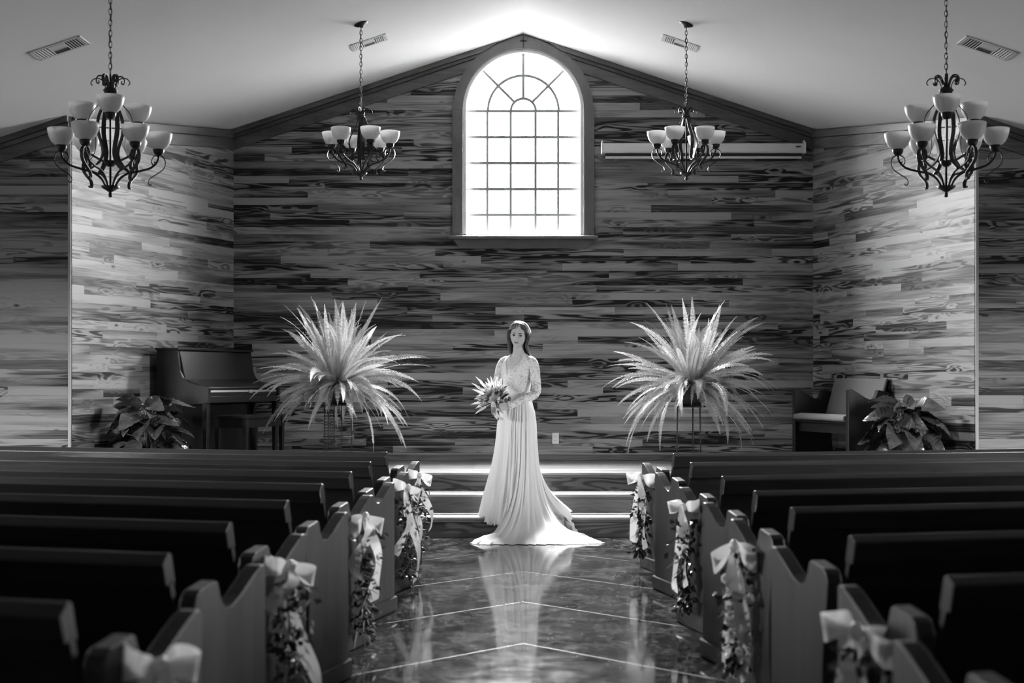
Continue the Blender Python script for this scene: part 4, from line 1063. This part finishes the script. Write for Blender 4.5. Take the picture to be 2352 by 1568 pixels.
# skirt and train
HEM = [(180, -.335, -.03, .004), (195, -.315, -.12, -.01), (212, -.275, -.185, -.045), (228, -.215, -.215, -.060), (242, -.15, -.225, -.065), (254, -.085, -.225, -.062), (261, -.05, -.225, -.055),
       (265, -.14, -.30, -.12), (269, -.28, -.38, -.16), (273, -.365, -.50, -.163), (277, -.385, -.64, -.166), (282, -.32, -.715, -.166), (290, -.19, -.735, -.166), (298, -.05, -.745, -.166), (306, .09, -.75, -.166),
       (314, .23, -.745, -.166), (322, .37, -.735, -.166), (330, .50, -.72, -.166), (338, .61, -.69, -.166), (346, .695, -.64, -.165), (354, .66, -.50, -.164), (361, .60, -.38, -.155), (368, .56, -.30, -.14), (376, .50, -.22, -.10), (384, .468, -.185, -.03), (392, .455, -.13, .055), (402, .40, -.04, .06), (416, .34, .05, .03),
       (435, .24, .12, .01), (455, .10, .16, .006), (475, -.06, .165, .006), (500, -.20, .12, .004), (520, -.29, .06, .004), (540, -.335, -.03, .004)]
def hem_at(u):
    t = u*(len(HEM)-1); a = int(t) % (len(HEM)-1); f_ = t-int(t)
    K = lambda i: HEM[i % (len(HEM)-1)] if i < 0 or i >= len(HEM) else HEM[i]
    p0, p1, p2, p3 = (Vector(K(a-1)[1:]), Vector(K(a)[1:]), Vector(K(a+1)[1:]), Vector(K((a+2) if a+2 < len(HEM) else 1)[1:]))
    hv = 0.5*((2*p1)+(p2-p0)*f_+(2*p0-5*p1+4*p2-p3)*f_*f_+(3*p1-p0-3*p2+p3)*f_**3)
    return lerp(HEM[a][0], HEM[a+1][0], f_), hv
NU, NV = 420, 64
def skirt_fn(u, v):
    th, hm = hem_at(u); th = math.radians(th)
    ct, sn = math.cos(th), math.sin(th)
    def ring(z, rx, ry, cx): return Vector((cx+rx*ct, ry*sn, z))
    top = [ring(1.035, .116, .098, -.004), ring(0.99, .124, .103, -.004), ring(0.90, .152, .125, -.010), ring(0.80, .166, .138, -.014)]
    trn = smooth01((math.hypot(hm.x, hm.y)-0.30)/0.25) if hm.z < -0.05 else (0.4 if hm.x > 0.3 else 0.0)
    fold = 0.0
    if v < 0.25:
        t = v/0.25*3; a = min(int(t), 2); f_ = t-a; P_ = lerp(top[a], top[a+1], f_); tt = 0.0
    else:
        t = (v-0.25)/0.75; tt = t
        h0 = top[3]
        c1 = Vector((h0.x*1.08, h0.y*1.10, lerp(0.42, 0.26, trn)))
        flat = lerp(h0.xy.to_3d(), hm.xy.to_3d(), lerp(0.80, 0.14, min(1, trn*1.5)))
        c2 = Vector((flat.x, flat.y, lerp(hm.z+0.22, hm.z-0.005, trn)))
        s = 1-t; P_ = h0*s**3+c1*3*s*s*t+c2*3*s*t*t+hm*t**3
    # pleats run down the whole skirt
    ph = u*NU/NU*2*PI
    pl = math.sin(ph*17+1.3*math.sin(ph*3))*0.6+math.sin(ph*29+2.1*math.sin(ph*5+1))*0.4
    amp = 0.0015+0.010*smooth01((v-0.02)/0.35)+0.010*tt
    out = Vector((ct, sn, 0.0))
    if trn > 0:
        lie = smooth01((tt-0.72)/0.2)*trn
        f2 = math.sin(ph*15+2.2*math.sin(ph*4)+0.5)+0.5*math.sin(ph*31+3*tt)
        mid = smooth01((tt-0.35)/0.3)*(1-smooth01((tt-0.90)/0.10))
        P_ += out*((pl*amp)*(1-lie)+0.012*f2*mid*(1-lie)) + Vector((0, 0, (0.008+0.010*pl)*lie*(1-0.6*smooth01((tt-0.97)/0.03))+0.022*max(0, f2)*mid*trn*lie))
        P_ += Vector((out.y, -out.x, 0))*(0.015*math.sin(ph*23+tt*7)*lie)
    else: P_ += out*(pl*amp)
    # frilled hem
    fr_ = smooth01((tt-0.93)/0.07)
    P_ += Vector((0, 0, (0.008*math.sin(ph*71)+0.005*math.sin(ph*113+1))*fr_*(1-0.8*trn))) + out*((0.010+0.016*trn)*math.sin(ph*53+2+math.sin(ph*9))*fr_)
    floor_z = -RI+0.004
    if P_.y > -0.150: floor_z = 0.004
    if P_.z < floor_z: P_.z = floor_z + 0.002*abs(math.sin(ph*60+tt*25))
    if trn > 0.5 and tt > 0.985: P_.z = min(P_.z, floor_z+0.001)
    return tuple(P_)
sk = MB().grid(skirt_fn, NU, NV, closed=True).build('skirt', M['chiffon'], bride, smooth=True)
band = MB().grid(lambda u, v: (-.004+(.1185+0.004*math.sin(PI*v))*math.cos(u*2*PI), (.1005+0.004*math.sin(PI*v))*math.sin(u*2*PI), lerp(1.0, 1.055, v)), 48, 6, closed=True).build('waistband', M['chiffon'], bride, smooth=True)

# bouquet (held in both hands)
HB = Vector((-0.180, -0.235, 0.0))
bq = thing('bouquet', 'loose bouquet of white plumes and dark leaves held by the bride', 'bouquet', (BX, BY, BZ))
rnd = random.Random(21)
for k in range(14):
    a = rnd.uniform(0, 6.28); rr = rnd.uniform(0, 0.014)
    p0 = HB+Vector((rr*math.cos(a)+0.012, rr*math.sin(a)-0.0, 0.845+rnd.uniform(-0.012, 0.012))); p1 = HB+Vector((rr*0.6*math.cos(a+0.6), rr*0.6*math.sin(a+0.6), 0.955)); p2 = HB+Vector((2.2*rr*math.cos(a+1)-0.02, 2.2*rr*math.sin(a+1), 1.05))
    MB().tube(catmull([p0, p1, p2], 8), 0.004, 5).build('stem', M['stem'], bq, smooth=True)
O = HB+Vector((-0.01, -0.01, 1.0))
def plume(O, d, L, w, mat, name):
    m = MB(); d = d.normalized(); nseg = 36
    droop = Vector((0, 0, -0.25))
    a1 = d.orthogonal().normalized(); a2 = d.cross(a1)
    for i in range(nseg):
        t = i/(nseg-1); c_ = O+d*(L*(0.45+0.55*t))+droop*(L*0.25*t*t)
        ww = w*math.sin(PI*min(1, t*0.85+0.18))*(1-0.55*t)+0.003
        for j in range(6):
            an = j*2*PI/6+i*0.9; rd = a1*math.cos(an)+a2*math.sin(an)
            tip = c_+rd*ww*rnd.uniform(0.7, 1.2)+d*ww*0.9; sdv = rd.cross(d)*0.0026
            m.add([c_, lerp(c_, tip, 0.55)+sdv, tip, lerp(c_, tip, 0.55)-sdv], [(0, 1, 2, 3)])
    m.tube([O, O+d*L*0.5, O+d*L+droop*(L*0.25)], [0.0022, 0.002, 0.001], 4)
    return m.build(name, mat, bq, fix=False)
for k in range(64):
    if k < 12:  # outline plumes fanning to the left and up
        a = lerp(math.radians(58), math.radians(208), k/11)+rnd.uniform(-0.08, 0.08); d = Vector((math.cos(a), rnd.uniform(-0.5, 0.25), math.sin(a)*1.05)); L = rnd.uniform(0.20, 0.27)*(0.8 if a > 2.9 else 1.05)
    else:
        a = rnd.uniform(0.5, 3.6); d = Vector((math.cos(a)*rnd.uniform(0.2, 1), rnd.uniform(-1.2, -0.1), math.sin(a)*rnd.uniform(0.2, 1)+0.25)); L = rnd.uniform(0.12, 0.22)
    plume(O, d, L, rnd.uniform(0.013, 0.019), M['petal'], 'plume')
for k in range(16):
    a = rnd.uniform(-0.6, 3.9); d = Vector((math.cos(a)*0.75, rnd.uniform(-1.0, -0.3), math.sin(a)*0.6+0.1)).normalized(); c_ = O+d*rnd.uniform(0.09, 0.14)
    m = MB()
    mat = M['petal_dark'] if k % 3 else M['petal']
    for j in range(6):
        an = j*PI/3; b1 = d.orthogonal().normalized(); b2 = d.cross(b1); q = c_+(b1*math.cos(an)+b2*math.sin(an))*0.012
        m.ball(q, 0.0095, 7, 5)
    m.ball(c_+d*0.006, 0.008, 7, 5); m.build('flower', mat, bq, smooth=True)
for k in range(22):
    a = rnd.uniform(0.5, 3.7); d = Vector((math.cos(a), rnd.uniform(-0.9, 0.2), math.sin(a)*0.75)).normalized(); ln = rnd.uniform(0.06, 0.11); b = O+d*rnd.uniform(0.04, 0.07)
    sdv = d.orthogonal().normalized()*ln*0.2; nn = d.cross(sdv).normalized()*0.008
    MB().add([b, b+d*ln*0.5+sdv+nn, b+d*ln, b+d*ln*0.5-sdv+nn, b+d*ln*0.5-nn], [(0, 1, 4), (1, 2, 4), (2, 3, 4), (3, 0, 4)]).build('leaf', M['foliage'], bq, fix=False)
for k in range(7):   # small sprigs hanging over the hands
    a = rnd.uniform(-0.5, 0.5); plume(HB+Vector((-0.015, -0.03, 0.985)), Vector((-0.25+a*0.5, -0.45, -0.9+0.2*a)), rnd.uniform(0.08, 0.13), 0.010, M['petal'], 'sprig')
